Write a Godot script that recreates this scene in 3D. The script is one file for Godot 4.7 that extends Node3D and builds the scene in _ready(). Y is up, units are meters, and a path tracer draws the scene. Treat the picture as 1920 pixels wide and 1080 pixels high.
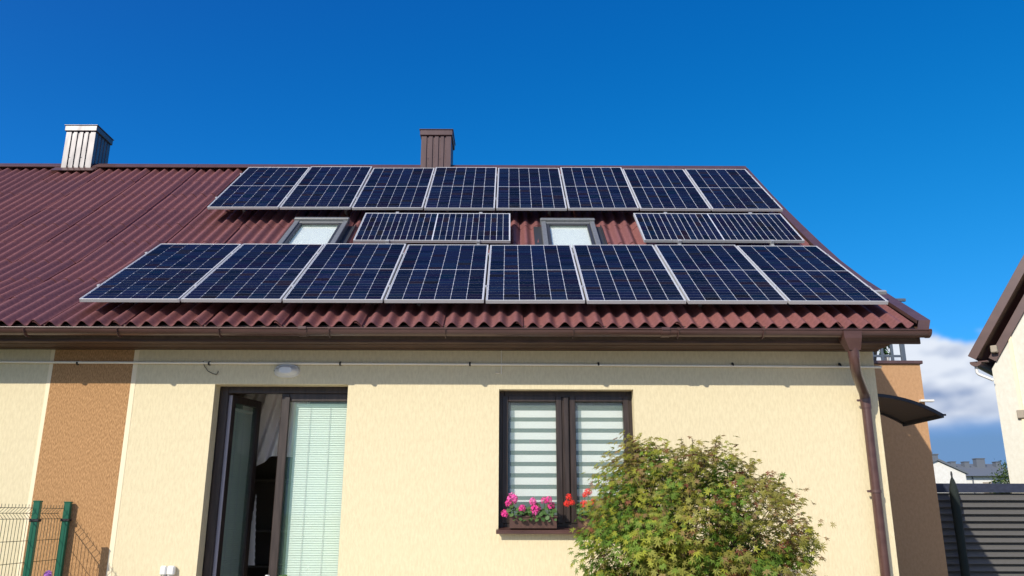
extends Node3D

var rng := RandomNumberGenerator.new()
var taken := {}
var M := {}
const WP := 0.153           # wave pitch of the corrugated roof sheets
const SW := 0.765           # covering width of one sheet
# roof profile (z, y of the wave crests) from eave to ridge, one point per course
var PROF := [Vector2(0.43, 3.42), Vector2(-0.18, 3.812), Vector2(-0.79, 4.19), Vector2(-1.376, 4.594), Vector2(-1.935, 5.022), Vector2(-2.476, 5.452), Vector2(-3.017, 5.888), Vector2(-3.56, 6.338), Vector2(-4.09, 6.79), Vector2(-4.65, 7.27)]

# ------------------------------------------------------------------ helpers
func mb() -> SurfaceTool:
	var st := SurfaceTool.new()
	st.begin(Mesh.PRIMITIVE_TRIANGLES)
	return st

func v(st: SurfaceTool, p: Vector3, n: Vector3) -> void:
	st.set_normal(n)
	st.add_vertex(p)

func tri(st: SurfaceTool, a: Vector3, b: Vector3, c: Vector3, na: Vector3, nb: Vector3, nc: Vector3) -> void:
	if (b - a).cross(c - a).dot(na + nb + nc) > 0.0:
		v(st, a, na); v(st, c, nc); v(st, b, nb)
	else:
		v(st, a, na); v(st, b, nb); v(st, c, nc)

func quad(st: SurfaceTool, a: Vector3, b: Vector3, c: Vector3, d: Vector3, n: Vector3) -> void:
	tri(st, a, b, c, n, n, n)
	tri(st, a, c, d, n, n, n)

func squad(st: SurfaceTool, p: Array, n: Array) -> void:
	tri(st, p[0], p[1], p[2], n[0], n[1], n[2])
	tri(st, p[0], p[2], p[3], n[0], n[2], n[3])

# a box with chamfered edges, centred at c
func box(st: SurfaceTool, c: Vector3, size: Vector3, ch := 0.0, b := Basis.IDENTITY) -> void:
	var h := size * 0.5
	ch = minf(ch, minf(h.x, minf(h.y, h.z)) * 0.9)
	var ax := [Vector3.RIGHT, Vector3.UP, Vector3.BACK]
	for i in 3:
		for s in [-1.0, 1.0]:
			var n: Vector3 = ax[i] * s
			var u: Vector3 = ax[(i + 1) % 3]
			var w: Vector3 = ax[(i + 2) % 3]
			var hu: float = h[(i + 1) % 3] - ch
			var hw: float = h[(i + 2) % 3] - ch
			var o: Vector3 = n * h[i]
			quad(st, c + b * (o - u * hu - w * hw), c + b * (o + u * hu - w * hw), c + b * (o + u * hu + w * hw), c + b * (o - u * hu + w * hw), b * n)
	if ch <= 0.0:
		return
	for i in 3:
		var u: Vector3 = ax[i]
		var p: Vector3 = ax[(i + 1) % 3]
		var q: Vector3 = ax[(i + 2) % 3]
		var hu: float = h[i] - ch
		var hp: float = h[(i + 1) % 3]
		var hq: float = h[(i + 2) % 3]
		for sp in [-1.0, 1.0]:
			for sq in [-1.0, 1.0]:
				var e1: Vector3 = p * hp * sp + q * (hq - ch) * sq
				var e2: Vector3 = p * (hp - ch) * sp + q * hq * sq
				var n: Vector3 = (p * sp + q * sq).normalized()
				quad(st, c + b * (e1 - u * hu), c + b * (e1 + u * hu), c + b * (e2 + u * hu), c + b * (e2 - u * hu), b * n)
	for sx in [-1.0, 1.0]:
		for sy in [-1.0, 1.0]:
			for sz in [-1.0, 1.0]:
				var n := Vector3(sx, sy, sz).normalized()
				var s := Vector3(sx, sy, sz)
				var a := Vector3(h.x, h.y - ch, h.z - ch) * s
				var d := Vector3(h.x - ch, h.y, h.z - ch) * s
				var e := Vector3(h.x - ch, h.y - ch, h.z) * s
				tri(st, c + b * a, c + b * d, c + b * e, b * n, b * n, b * n)

func span(st: SurfaceTool, a: Vector3, b: Vector3, ch := 0.0) -> void:
	box(st, (a + b) * 0.5, (b - a).abs(), ch)

# a rectangular bar between two points
func bar(st: SurfaceTool, a: Vector3, b: Vector3, w: float, d: float, ch := 0.0, up := Vector3.UP) -> void:
	var z := (b - a).normalized()
	if absf(z.dot(up)) > 0.98:
		up = Vector3.BACK
	var x := up.cross(z).normalized()
	var y := z.cross(x).normalized()
	box(st, (a + b) * 0.5, Vector3(w, d, a.distance_to(b)), ch, Basis(x, y, z))

func tube(st: SurfaceTool, pts: Array, r0: float, r1 := -1.0, seg := 8, caps := true) -> void:
	if r1 < 0.0:
		r1 = r0
	var n := pts.size()
	var t0: Vector3 = (pts[1] - pts[0]).normalized()
	var x: Vector3 = t0.cross(Vector3.UP if absf(t0.y) < 0.9 else Vector3.RIGHT).normalized()
	var rings := []
	var norms := []
	var tans := []
	for i in n:
		var t: Vector3 = (pts[mini(i + 1, n - 1)] - pts[maxi(i - 1, 0)]).normalized()
		x = (x - t * x.dot(t)).normalized()
		var y := t.cross(x)
		var r := lerpf(r0, r1, float(i) / (n - 1))
		var ring := []
		var nn := []
		for k in seg:
			var a := TAU * k / seg
			var d := x * cos(a) + y * sin(a)
			ring.append(pts[i] + d * r)
			nn.append(d)
		rings.append(ring); norms.append(nn); tans.append(t)
	for i in n - 1:
		for k in seg:
			var k2 := (k + 1) % seg
			squad(st, [rings[i][k], rings[i][k2], rings[i + 1][k2], rings[i + 1][k]], [norms[i][k], norms[i][k2], norms[i + 1][k2], norms[i + 1][k]])
	if caps:
		for k in seg:
			var k2 := (k + 1) % seg
			tri(st, pts[0], rings[0][k], rings[0][k2], -tans[0], -tans[0], -tans[0])
			tri(st, pts[n - 1], rings[n - 1][k], rings[n - 1][k2], tans[n - 1], tans[n - 1], tans[n - 1])

# outline of (r, y) turned round the y axis at o
func lathe(st: SurfaceTool, prof: Array, o: Vector3, seg := 16) -> void:
	for i in prof.size() - 1:
		var a: Vector2 = prof[i]
		var b: Vector2 = prof[i + 1]
		var d := (b - a).normalized()
		for k in seg:
			var a0 := TAU * k / seg
			var a1 := TAU * (k + 1) / seg
			var r0 := Vector3(cos(a0), 0, sin(a0))
			var r1 := Vector3(cos(a1), 0, sin(a1))
			var n0 := (r0 * d.y - Vector3.UP * d.x).normalized()
			var n1 := (r1 * d.y - Vector3.UP * d.x).normalized()
			squad(st, [o + r0 * a.x + Vector3.UP * a.y, o + r1 * a.x + Vector3.UP * a.y, o + r1 * b.x + Vector3.UP * b.y, o + r0 * b.x + Vector3.UP * b.y], [n0, n1, n1, n0])

# a polygon in the local x-y plane drawn out along local z
func sweep(st: SurfaceTool, poly: Array, xf: Transform3D, length: float, smooth := false, caps := true) -> void:
	var n := poly.size()
	var area := 0.0
	for i in n:
		area += poly[i].cross(poly[(i + 1) % n])
	var sg := 1.0 if area > 0.0 else -1.0
	var en := []
	for i in n:
		var d: Vector2 = (poly[(i + 1) % n] - poly[i]).normalized()
		en.append(Vector2(d.y, -d.x) * sg)
	for i in n:
		var j := (i + 1) % n
		var na: Vector2 = en[i]
		var nb: Vector2 = en[i]
		if smooth:
			var before: Vector2 = en[(i + n - 1) % n]
			if before.dot(en[i]) > 0.6:
				na = (en[i] + before).normalized()
			if en[j].dot(en[i]) > 0.6:
				nb = (en[i] + en[j]).normalized()
		var A := Vector3(poly[i].x, poly[i].y, 0)
		var B := Vector3(poly[j].x, poly[j].y, 0)
		var L := Vector3(0, 0, length)
		var NA := xf.basis * Vector3(na.x, na.y, 0)
		var NB := xf.basis * Vector3(nb.x, nb.y, 0)
		squad(st, [xf * A, xf * B, xf * (B + L), xf * (A + L)], [NA, NB, NB, NA])
	if caps:
		var idx := Geometry2D.triangulate_polygon(PackedVector2Array(poly))
		for k in range(0, idx.size(), 3):
			for s in [0.0, length]:
				var nn := xf.basis * Vector3(0, 0, -1.0 if s == 0.0 else 1.0)
				tri(st, xf * Vector3(poly[idx[k]].x, poly[idx[k]].y, s), xf * Vector3(poly[idx[k + 1]].x, poly[idx[k + 1]].y, s), xf * Vector3(poly[idx[k + 2]].x, poly[idx[k + 2]].y, s), nn, nn, nn)

# the same with the polygon given as (z, y), drawn out along x
func sweep_x(st: SurfaceTool, zy: Array, x0: float, x1: float, smooth := false, caps := true) -> void:
	var poly := []
	for p in zy:
		poly.append(Vector2(-p.x, p.y))
	sweep(st, poly, Transform3D(Basis(Vector3(0, 0, -1), Vector3.UP, Vector3.RIGHT), Vector3(x0, 0, 0)), x1 - x0, smooth, caps)

func numbered(called: String, parent: Node) -> String:
	var key := str(parent.get_instance_id()) + called
	var n: int = taken.get(key, 0)
	taken[key] = n + 1
	return called if n == 0 else "%s_%03d" % [called, n]

func put(called: String, mesh: Mesh, mat: Material, parent: Node = self) -> MeshInstance3D:
	var o := MeshInstance3D.new()
	o.name = numbered(called, parent)
	o.mesh = mesh
	o.material_override = mat
	parent.add_child(o, true)
	return o

func obj(called: String, st: SurfaceTool, mat: Material, parent: Node = self) -> MeshInstance3D:
	return put(called, st.commit(), mat, parent)

func tag(o: Node, label: String, category: String, group := "") -> Node:
	o.set_meta("label", label)
	o.set_meta("category", category)
	if group:
		o.set_meta("group", group)
	return o

func thing(called: String, label: String, category: String, at := Vector3.ZERO, group := "") -> Node3D:
	var o := Node3D.new()
	o.name = numbered(called, self)
	add_child(o, true)
	o.position = at
	tag(o, label, category, group)
	return o

func copy(src: Node3D, called: String, label: String) -> Node3D:
	var c: Node3D = src.duplicate()
	c.name = numbered(called, self)
	add_child(c, true)
	c.set_meta("label", label)
	return c

func lin(r: float, g: float, b: float) -> Color:
	return Color(r, g, b).linear_to_srgb()

func noise_tex(freq: float, seed_: int, lo: Color, hi: Color, size := 512, octaves := 4, kind := FastNoiseLite.TYPE_SIMPLEX_SMOOTH, mid := -1.0) -> NoiseTexture2D:
	var n := FastNoiseLite.new()
	n.seed = seed_
	n.noise_type = kind
	n.frequency = freq
	n.fractal_octaves = octaves
	var t := NoiseTexture2D.new()
	t.width = size
	t.height = size
	t.seamless = true
	t.noise = n
	var g := Gradient.new()
	g.set_color(0, lo)
	g.set_color(1, hi)
	if mid >= 0.0:
		g.set_offset(0, mid)
	t.color_ramp = g
	return t

func mat(name_: String, c: Color, rough := 0.8, metal := 0.0, spec := 0.5) -> StandardMaterial3D:
	var m := StandardMaterial3D.new()
	m.resource_name = name_
	m.albedo_color = c
	m.roughness = rough
	m.metallic = metal
	m.metallic_specular = spec
	M[name_] = m
	return m

func textured(m: StandardMaterial3D, tex: Texture2D, scale: Vector3, bump: Texture2D = null, bump_cm := 0.0) -> StandardMaterial3D:
	m.albedo_texture = tex
	m.uv1_triplanar = true
	m.uv1_world_triplanar = true
	m.uv1_triplanar_sharpness = 4.0
	m.uv1_scale = scale
	if bump:
		m.heightmap_enabled = true
		m.heightmap_texture = bump
		m.heightmap_scale = bump_cm
	return m

func pane_mat(name_: String, c: Color, a: float) -> StandardMaterial3D:
	var m := mat(name_, Color(c.r, c.g, c.b, a), 0.02)
	m.transparency = BaseMaterial3D.TRANSPARENCY_ALPHA
	return m

# ------------------------------------------------------------------ materials
func make_materials() -> void:
	var grain := noise_tex(0.055, 3, Color(0.15, 0.15, 0.15), Color(1, 1, 1), 512, 3)
	var grain_wall := noise_tex(0.10, 6, Color(0, 0, 0), Color(1, 1, 1), 1024, 3)
	var fine := noise_tex(0.028, 17, Color(0.91, 0.90, 0.88), Color(1, 1, 1), 1024, 5)
	fine.noise.fractal_gain = 0.7
	var speck := noise_tex(0.05, 11, Color(0.80, 0.79, 0.78), Color(1, 1, 1), 512, 4)
	textured(mat("cream_render", lin(0.815, 0.720, 0.492), 0.95, 0, 0.2), fine, Vector3(1.3, 0.34, 1.3), grain_wall, 0.12)
	textured(mat("brown_render", lin(0.66, 0.385, 0.185), 0.95, 0, 0.2), noise_tex(0.07, 5, Color(0.66, 0.64, 0.62), Color(1, 1, 1), 1024, 4), Vector3(1.3, 0.34, 1.3), grain_wall, 0.2)
	textured(mat("orange_render", lin(0.56, 0.335, 0.185), 0.95, 0, 0.2), fine, Vector3(0.8, 0.5, 0.8), grain, 0.2)
	mat("pale_trim", lin(0.90, 0.775, 0.55), 0.9, 0, 0.2)
	textured(mat("white_render", lin(0.76, 0.75, 0.68), 0.95, 0, 0.2), fine, Vector3(0.6, 0.25, 0.6), grain, 0.06)
	var sheet_tone := noise_tex(0.03, 21, Color(0.74, 0.73, 0.73), Color(1, 1, 1), 1024, 6)
	sheet_tone.noise.fractal_gain = 0.66
	var sheet_grit := noise_tex(0.2, 22, Color(0, 0, 0), Color(1, 1, 1), 512, 2)
	var k := 0
	for c in [[0.285, 0.112, 0.105], [0.260, 0.104, 0.100], [0.300, 0.118, 0.108], [0.270, 0.110, 0.107]]:
		textured(mat("sheet%d" % k, lin(c[0], c[1], c[2]), 0.55, 0, 0.5), sheet_tone, Vector3(0.7, 0.7, 0.7), sheet_grit, 0.06)
		k += 1
	textured(mat("deck", lin(0.10, 0.07, 0.05), 0.9), speck, Vector3(0.4, 0.4, 0.4))
	textured(mat("brown_metal", lin(0.115, 0.062, 0.055), 0.36, 0, 0.6), noise_tex(0.02, 31, Color(0.86, 0.84, 0.84), Color(1, 1, 1), 256, 3), Vector3(0.8, 0.8, 0.8))
	textured(mat("chimney_metal", lin(0.130, 0.128, 0.140), 0.37, 0.5, 0.5), noise_tex(0.02, 33, Color(0.9, 0.89, 0.89), Color(1, 1, 1), 256, 3), Vector3(1.6, 0.5, 1.6), noise_tex(0.012, 34, Color(0, 0, 0), Color(1, 1, 1), 256, 2), 0.25)
	textured(mat("chimney_brown", lin(0.105, 0.058, 0.060), 0.38, 0, 0.5), noise_tex(0.02, 36, Color(0.86, 0.84, 0.84), Color(1, 1, 1), 256, 3), Vector3(1.6, 0.5, 1.6))
	textured(mat("gutter_brown", lin(0.105, 0.052, 0.044), 0.32, 0, 0.55), noise_tex(0.02, 35, Color(0.82, 0.80, 0.80), Color(1, 1, 1), 256, 3), Vector3(0.5, 1.5, 1.5))
	var wood := noise_tex(0.03, 41, Color(0.62, 0.60, 0.58), Color(1, 1, 1), 512, 5)
	textured(mat("brown_wood", lin(0.12, 0.06, 0.035), 0.6), wood, Vector3(0.15, 2.0, 2.0))
	textured(mat("dark_frame", lin(0.060, 0.042, 0.036), 0.42, 0, 0.5), wood, Vector3(1.6, 0.15, 1.6))
	mat("grey_edge", lin(0.38, 0.36, 0.40), 0.45)
	mat("alu", lin(0.52, 0.53, 0.55), 0.5, 0.2)
	mat("rail_alu", lin(0.40, 0.41, 0.43), 0.5, 0.3)
	var back := mat("backsheet", lin(0.54, 0.57, 0.66), 0.2, 0, 0.1)
	back.clearcoat_enabled = false
	var cell := mat("cell", Color.WHITE, 0.13, 0, 0.09)
	cell.vertex_color_use_as_albedo = true
	textured(mat("skylight_metal", lin(0.20, 0.215, 0.23), 0.4, 0, 0.5), speck, Vector3(0.8, 0.8, 0.8))
	mat("blind_white", lin(0.80, 0.82, 0.80), 0.8)
	mat("dark_grey_metal", lin(0.035, 0.038, 0.043), 0.45, 0, 0.5)
	mat("black_plastic", lin(0.012, 0.012, 0.013), 0.5)
	mat("white_plastic", lin(0.76, 0.76, 0.74), 0.4)
	mat("conduit_pvc", lin(0.90, 0.83, 0.68), 0.5)
	textured(mat("terracotta_plastic", lin(0.115, 0.060, 0.050), 0.5), speck, Vector3(0.9, 0.9, 0.9))
	mat("fence_green", lin(0.008, 0.105, 0.060), 0.35, 0, 0.5)
	mat("wire_green", lin(0.03, 0.055, 0.035), 0.5)
	textured(mat("slat_grey", lin(0.118, 0.115, 0.112), 0.6), fine, Vector3(0.4, 0.9, 0.9))
	textured(mat("slat_blue", lin(0.045, 0.052, 0.085), 0.4), speck, Vector3(0.4, 0.9, 0.9))
	pane_mat("pane", Color(0.80, 0.92, 0.86), 0.10)
	pane_mat("green_pane", Color(0.62, 0.80, 0.70), 0.10)
	var slat := mat("slat_mint", lin(0.80, 0.90, 0.82), 0.7)
	slat.backlight_enabled = true
	slat.backlight = Color(0.25, 0.3, 0.28)
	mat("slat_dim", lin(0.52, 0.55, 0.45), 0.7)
	var sheer := mat("sheer", lin(0.085, 0.11, 0.10), 0.9)
	sheer.backlight_enabled = true
	sheer.backlight = Color(0.2, 0.2, 0.2)
	var curtain := mat("curtain", lin(0.88, 0.82, 0.78), 0.95)
	curtain.backlight_enabled = true
	curtain.backlight = Color(0.4, 0.4, 0.4)
	mat("interior_wall", lin(0.45, 0.39, 0.33), 0.95)
	mat("interior_floor", lin(0.12, 0.08, 0.05), 0.6)
	mat("dark_wood", lin(0.20, 0.16, 0.13), 0.5)
	mat("pale_edge", lin(0.30, 0.27, 0.24), 0.6)
	textured(mat("grass_ground", lin(0.14, 0.17, 0.065), 1.0), noise_tex(0.03, 51, Color(0.55, 0.55, 0.5), Color(1, 1, 1), 512, 5), Vector3(0.3, 0.3, 0.3))
	textured(mat("paving", lin(0.66, 0.61, 0.53), 0.9), fine, Vector3(0.4, 0.4, 0.4), grain, 0.2)
	textured(mat("bark", lin(0.07, 0.05, 0.035), 0.9), speck, Vector3(3, 1, 3), grain, 0.6)
	var leaf := mat("leaf_any", Color.WHITE, 0.55, 0, 0.4)
	leaf.vertex_color_use_as_albedo = true
	leaf.backlight_enabled = true
	leaf.backlight = Color(0.86, 0.90, 0.55)
	mat("geranium_green", lin(0.06, 0.13, 0.03), 0.6)
	for c in [["petal_pink", 0.80, 0.035, 0.30], ["petal_pink_light", 0.86, 0.10, 0.42], ["petal_red", 0.80, 0.025, 0.012], ["petal_purple", 0.38, 0.12, 0.55]]:
		var pm := mat(c[0], lin(c[1], c[2], c[3]), 0.7)
		pm.backlight_enabled = true
		pm.backlight = Color(0.4, 0.4, 0.4)
	mat("far_roof", lin(0.13, 0.15, 0.18), 0.8)
	textured(mat("far_wall", lin(0.84, 0.84, 0.82), 0.95), fine, Vector3(0.1, 0.1, 0.1))
	mat("far_glass", lin(0.06, 0.08, 0.12), 0.15)
	mat("far_door", lin(0.36, 0.31, 0.25), 0.8)
	textured(mat("parasol_green", lin(0.016, 0.026, 0.025), 0.9), speck, Vector3(2, 2, 2))
	mat("canopy_sheet", lin(0.055, 0.042, 0.038), 0.35)
	mat("canopy_frame", lin(0.022, 0.020, 0.022), 0.4)
	mat("rail_blue", lin(0.085, 0.11, 0.15), 0.5)

# ------------------------------------------------------------------ sky
func make_sky() -> PanoramaSkyMaterial:
	var w := 2048
	var h := 1024
	var data := PackedFloat32Array()
	data.resize(w * h * 4)
	data.fill(1.0)
	var n := FastNoiseLite.new()
	n.seed = 9
	n.noise_type = FastNoiseLite.TYPE_SIMPLEX_SMOOTH
	n.frequency = 1.0
	n.fractal_octaves = 6
	n.fractal_gain = 0.52
	var n2 := FastNoiseLite.new()
	n2.seed = 4
	n2.frequency = 1.0
	n2.fractal_octaves = 4
	var sun := Vector3(-0.69, 0.76, 1.0).normalized()
	for j in h:
		var e := (0.5 - (j + 0.5) / h) * PI
		var ed := rad_to_deg(e)
		for i in w:
			var az := (i + 0.5) / w * TAU        # 0 looks along -z, grows to +x
			var d := Vector3(sin(az) * cos(e), sin(e), -cos(az) * cos(e))
			var c := Color(0.12, 0.14, 0.12)
			if ed > -1.0:
				var low := exp(-maxf(ed, 0.0) / 11.0)
				var da := az - deg_to_rad(31.0)
				var k := 0.79 + 0.23 * cos(da) * cos(da)
				c = Color(0.0, 0.060, 0.345).lerp(Color(0.0, 0.43, 1.07), exp(-maxf(ed - 10.0, 0.0) / 15.0))
				c = Color((0.0007 + 0.36 * low * low) * k, c.g * (k - (1.0 - k) * 0.4), c.b * (0.4 + 0.6 * k))
				# the bright haze round the sun
				var cs := d.dot(sun)
				var au := exp((cs - 1.0) * 5.0) * 0.95 + exp((cs - 1.0) * 60.0) * 2.0
				c = Color(c.r + 0.9 * au, c.g + 0.85 * au, c.b + 0.75 * au)
				# heaped clouds standing on the horizon all round
				var p := Vector3(sin(az) * 3.0, ed * 0.145, cos(az) * 3.0)
				var f := n.get_noise_3dv(p * 1.25) * 0.5 + 0.5
				var big := n2.get_noise_3dv(Vector3(sin(az), 0.0, cos(az)) * 1.6) * 0.5 + 0.5
				var top := 8.3 + big * 4.5 + (f - 0.5) * 7.0
				var dens := 0.0 if ed > 18.0 else smoothstep(0.0, 0.8, top - ed + n.get_noise_3dv(p * 5.0) * 1.1) * smoothstep(4.3, 6.3, ed + (f - 0.5) * 2.5)
				if dens > 0.0:
					var lit := clampf(0.46 + 0.085 * (ed - 6.0) + (n.get_noise_3dv(p * 2.6 + Vector3(0.06, 0.22, 0.0)) - n.get_noise_3dv(p * 2.6)) * -1.1 + (f - 0.5) * 1.0 + n.get_noise_3dv(p * 4.0) * 0.22, 0.0, 1.0)
					var cc := Color(0.25, 0.33, 0.52).lerp(Color(0.84, 0.88, 0.95), lit)
					c = c.lerp(cc, dens * 0.94)
				# grey-blue rain haze under them
				var under := 1.0 - smoothstep(4.4, 6.6, ed + (f - 0.5) * 2.5)
				c = c.lerp(Color(0.16, 0.305, 0.54), under * 0.93)
			var at := (j * w + i) * 4
			data[at] = c.r
			data[at + 1] = c.g
			data[at + 2] = c.b
	var im := Image.create_from_data(w, h, false, Image.FORMAT_RGBAF, data.to_byte_array())
	var sky := PanoramaSkyMaterial.new()
	sky.panorama = ImageTexture.create_from_image(im)
	return sky

# ------------------------------------------------------------------ roof
func roof_frame(k: int) -> Transform3D:
	var a: Vector2 = PROF[k]
	var b: Vector2 = PROF[k + 1]
	var s := Vector3(0, b.y - a.y, b.x - a.x).normalized()
	var n := Vector3(0, -s.z, s.y)
	return Transform3D(Basis(Vector3.RIGHT, n, -s), Vector3(0, a.y, a.x))

func sheet_mesh(x0: float, x1: float, len_: float) -> ArrayMesh:
	var st := mb()
	var segs := int(ceil((x1 - x0) / WP * 10.0))
	var amp := 0.0295
	var th := 0.0065
	var z0 := 0.0
	var z1 := -len_
	for i in segs:
		var xa := lerpf(x0, x1, float(i) / segs)
		var xb := lerpf(x0, x1, float(i + 1) / segs)
		var ya := -amp * cos(TAU * xa / WP) - amp + xa * 0.024
		var yb := -amp * cos(TAU * xb / WP) - amp + xb * 0.024
		var na := Vector3(-amp * TAU / WP * sin(TAU * xa / WP), 1, 0).normalized()
		var nb := Vector3(-amp * TAU / WP * sin(TAU * xb / WP), 1, 0).normalized()
		var dn := Vector3(0, -th, 0)
		var A0 := Vector3(xa, ya, z0)
		var B0 := Vector3(xb, yb, z0)
		var A1 := Vector3(xa, ya, z1)
		var B1 := Vector3(xb, yb, z1)
		squad(st, [A0, B0, B1, A1], [na, nb, nb, na])
		squad(st, [A0 + dn, B0 + dn, B1 + dn, A1 + dn], [-na, -nb, -nb, -na])
		quad(st, A0, B0, B0 + dn, A0 + dn, Vector3.BACK)
		if i == segs - 1:
			quad(st, B0, B1, B1 + dn, B0 + dn, Vector3.RIGHT)
		if i == 0:
			quad(st, A0, A1, A1 + dn, A0 + dn, Vector3.LEFT)
	return st.commit()

func make_roof(house: Node3D) -> void:
	# boarded deck under the sheets, front slope and rear slope
	var st := mb()
	var poly := []
	for p in PROF:
		poly.append(p + Vector2(0.0, -0.075))
	poly.append(Vector2(-9.73, 3.35))
	poly.append(Vector2(-9.73, 3.23))
	poly.append(Vector2(-4.65, 7.05))
	for i in range(PROF.size() - 2, -1, -1):
		poly.append(PROF[i] + Vector2(-0.02, -0.16))
	sweep_x(st, poly, -11.2, 3.90)
	var roof := obj("roof", st, M.deck, house)
	var meshes := [sheet_mesh(-0.085, SW - 0.010, 0.80), sheet_mesh(-0.085, SW - 0.018, 0.80)]
	var last := sheet_mesh(-0.055, 0.66, 0.80)
	for k in PROF.size() - 1:
		var f := roof_frame(k)
		var clen: float = PROF[k].distance_to(PROF[k + 1])
		for c in range(-8, 12):
			var x := -5.2 + SW * c
			if x < -11.0:
				continue
			var o := put("roof_sheet", last if c == 11 else meshes[rng.randi() % 2], M["sheet%d" % (rng.randi() % 4)], roof)
			# the lower end lies on the sheet below
			var tilt := Basis(Vector3.RIGHT, -0.0095 + rng.randf_range(-0.002, 0.002)) * Basis(Vector3.BACK, rng.randf_range(-0.003, 0.003))
			o.transform = Transform3D(f.basis * tilt, f * Vector3(x + rng.randf_range(-0.004, 0.004), 0.012, (0.02 if k == 0 else 0.0) + rng.randf_range(-0.005, 0.005)))
			if clen < 0.6:
				o.scale.z = 0.9
	# rear slope of the same sheets, seen only from elsewhere: one plain sheet surface
	var rear := mb()
	sweep_x(rear, [Vector2(-4.66, 7.245), Vector2(-9.80, 3.34), Vector2(-9.80, 3.32), Vector2(-4.66, 7.22)], -11.2, 3.90)
	obj("rear_slope", rear, M.sheet0, house)
	# folded ridge cap in lengths
	var xr := -11.2
	while xr < 3.98:
		var x2 := minf(xr + 2.0, 3.99)
		var rc := mb()
		sweep_x(rc, [Vector2(-4.515, 7.222), Vector2(-4.55, 7.262), Vector2(-4.61, 7.318), Vector2(-4.65, 7.335), Vector2(-4.70, 7.315), Vector2(-4.90, 7.135), Vector2(-4.895, 7.125), Vector2(-4.70, 7.300), Vector2(-4.65, 7.318), Vector2(-4.615, 7.305), Vector2(-4.56, 7.25), Vector2(-4.523, 7.212)], xr, x2 - 0.004)
		obj("ridge_cap", rc, M.brown_metal, house)
		xr = x2
	# verge flashing along the right edge: flat top with a down-turned side
	var vf := mb()
	var xi := 3.905
	var xo := 4.03
	for k in PROF.size() - 1:
		var a: Vector2 = PROF[k] + Vector2(0.03 if k == 0 else 0.0, 0.03)
		var b: Vector2 = PROF[k + 1] + Vector2(0.0, 0.03)
		var n := Vector3(0, a.x - b.x, 0) + Vector3(0, 0, b.y - a.y)
		n = n.normalized()
		var A := Vector3(0, a.y, a.x)
		var B := Vector3(0, b.y, b.x)
		var X := Vector3.RIGHT
		quad(vf, A + X * xi, B + X * xi, B + X * xo, A + X * xo, n)
		quad(vf, A + X * xi, B + X * xi, B + X * xi - n * 0.035, A + X * xi - n * 0.035, -X)
		quad(vf, A + X * xo, B + X * xo, B + X * xo - n * 0.15, A + X * xo - n * 0.15, X)
		quad(vf, A + X * xo - n * 0.15, B + X * xo - n * 0.15, B + X * (xo - 0.09) - n * 0.15, A + X * (xo - 0.09) - n * 0.15, -n)
		if k == 0:
			quad(vf, A + X * (xi + 0.012), A + X * xo, A + X * xo - n * 0.15, A + X * (xi + 0.012) - n * 0.15, Vector3.BACK)
	obj("verge_flashing", vf, M.brown_metal, house)
	# fascia and boxed soffit
	var fb := mb()
	span(fb, Vector3(-11.2, 3.233, 0.375), Vector3(3.94, 3.40, 0.40), 0.003)
	obj("fascia", fb, M.brown_wood, house)
	var zs := 0.0
	for k in 4:
		var sb := mb()
		span(sb, Vector3(-11.2, 3.233 + 0.004 * (k % 2), 0.003 + 0.093 * k), Vector3(3.68, 3.255, 0.003 + 0.093 * k + 0.088), 0.003)
		obj("soffit_board", sb, M.brown_wood, house)
	var vs := mb()
	for k in PROF.size() - 1:
		var a: Vector2 = PROF[k] + Vector2(0, -0.17)
		var b: Vector2 = PROF[k + 1] + Vector2(0, -0.17)
		if k == 0:
			a = Vector2(0.374, 3.262)
		bar(vs, Vector3(3.80, a.y, a.x), Vector3(3.80, b.y, b.x), 0.20, 0.02)
	obj("verge_soffit", vs, M.brown_wood, house)

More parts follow.
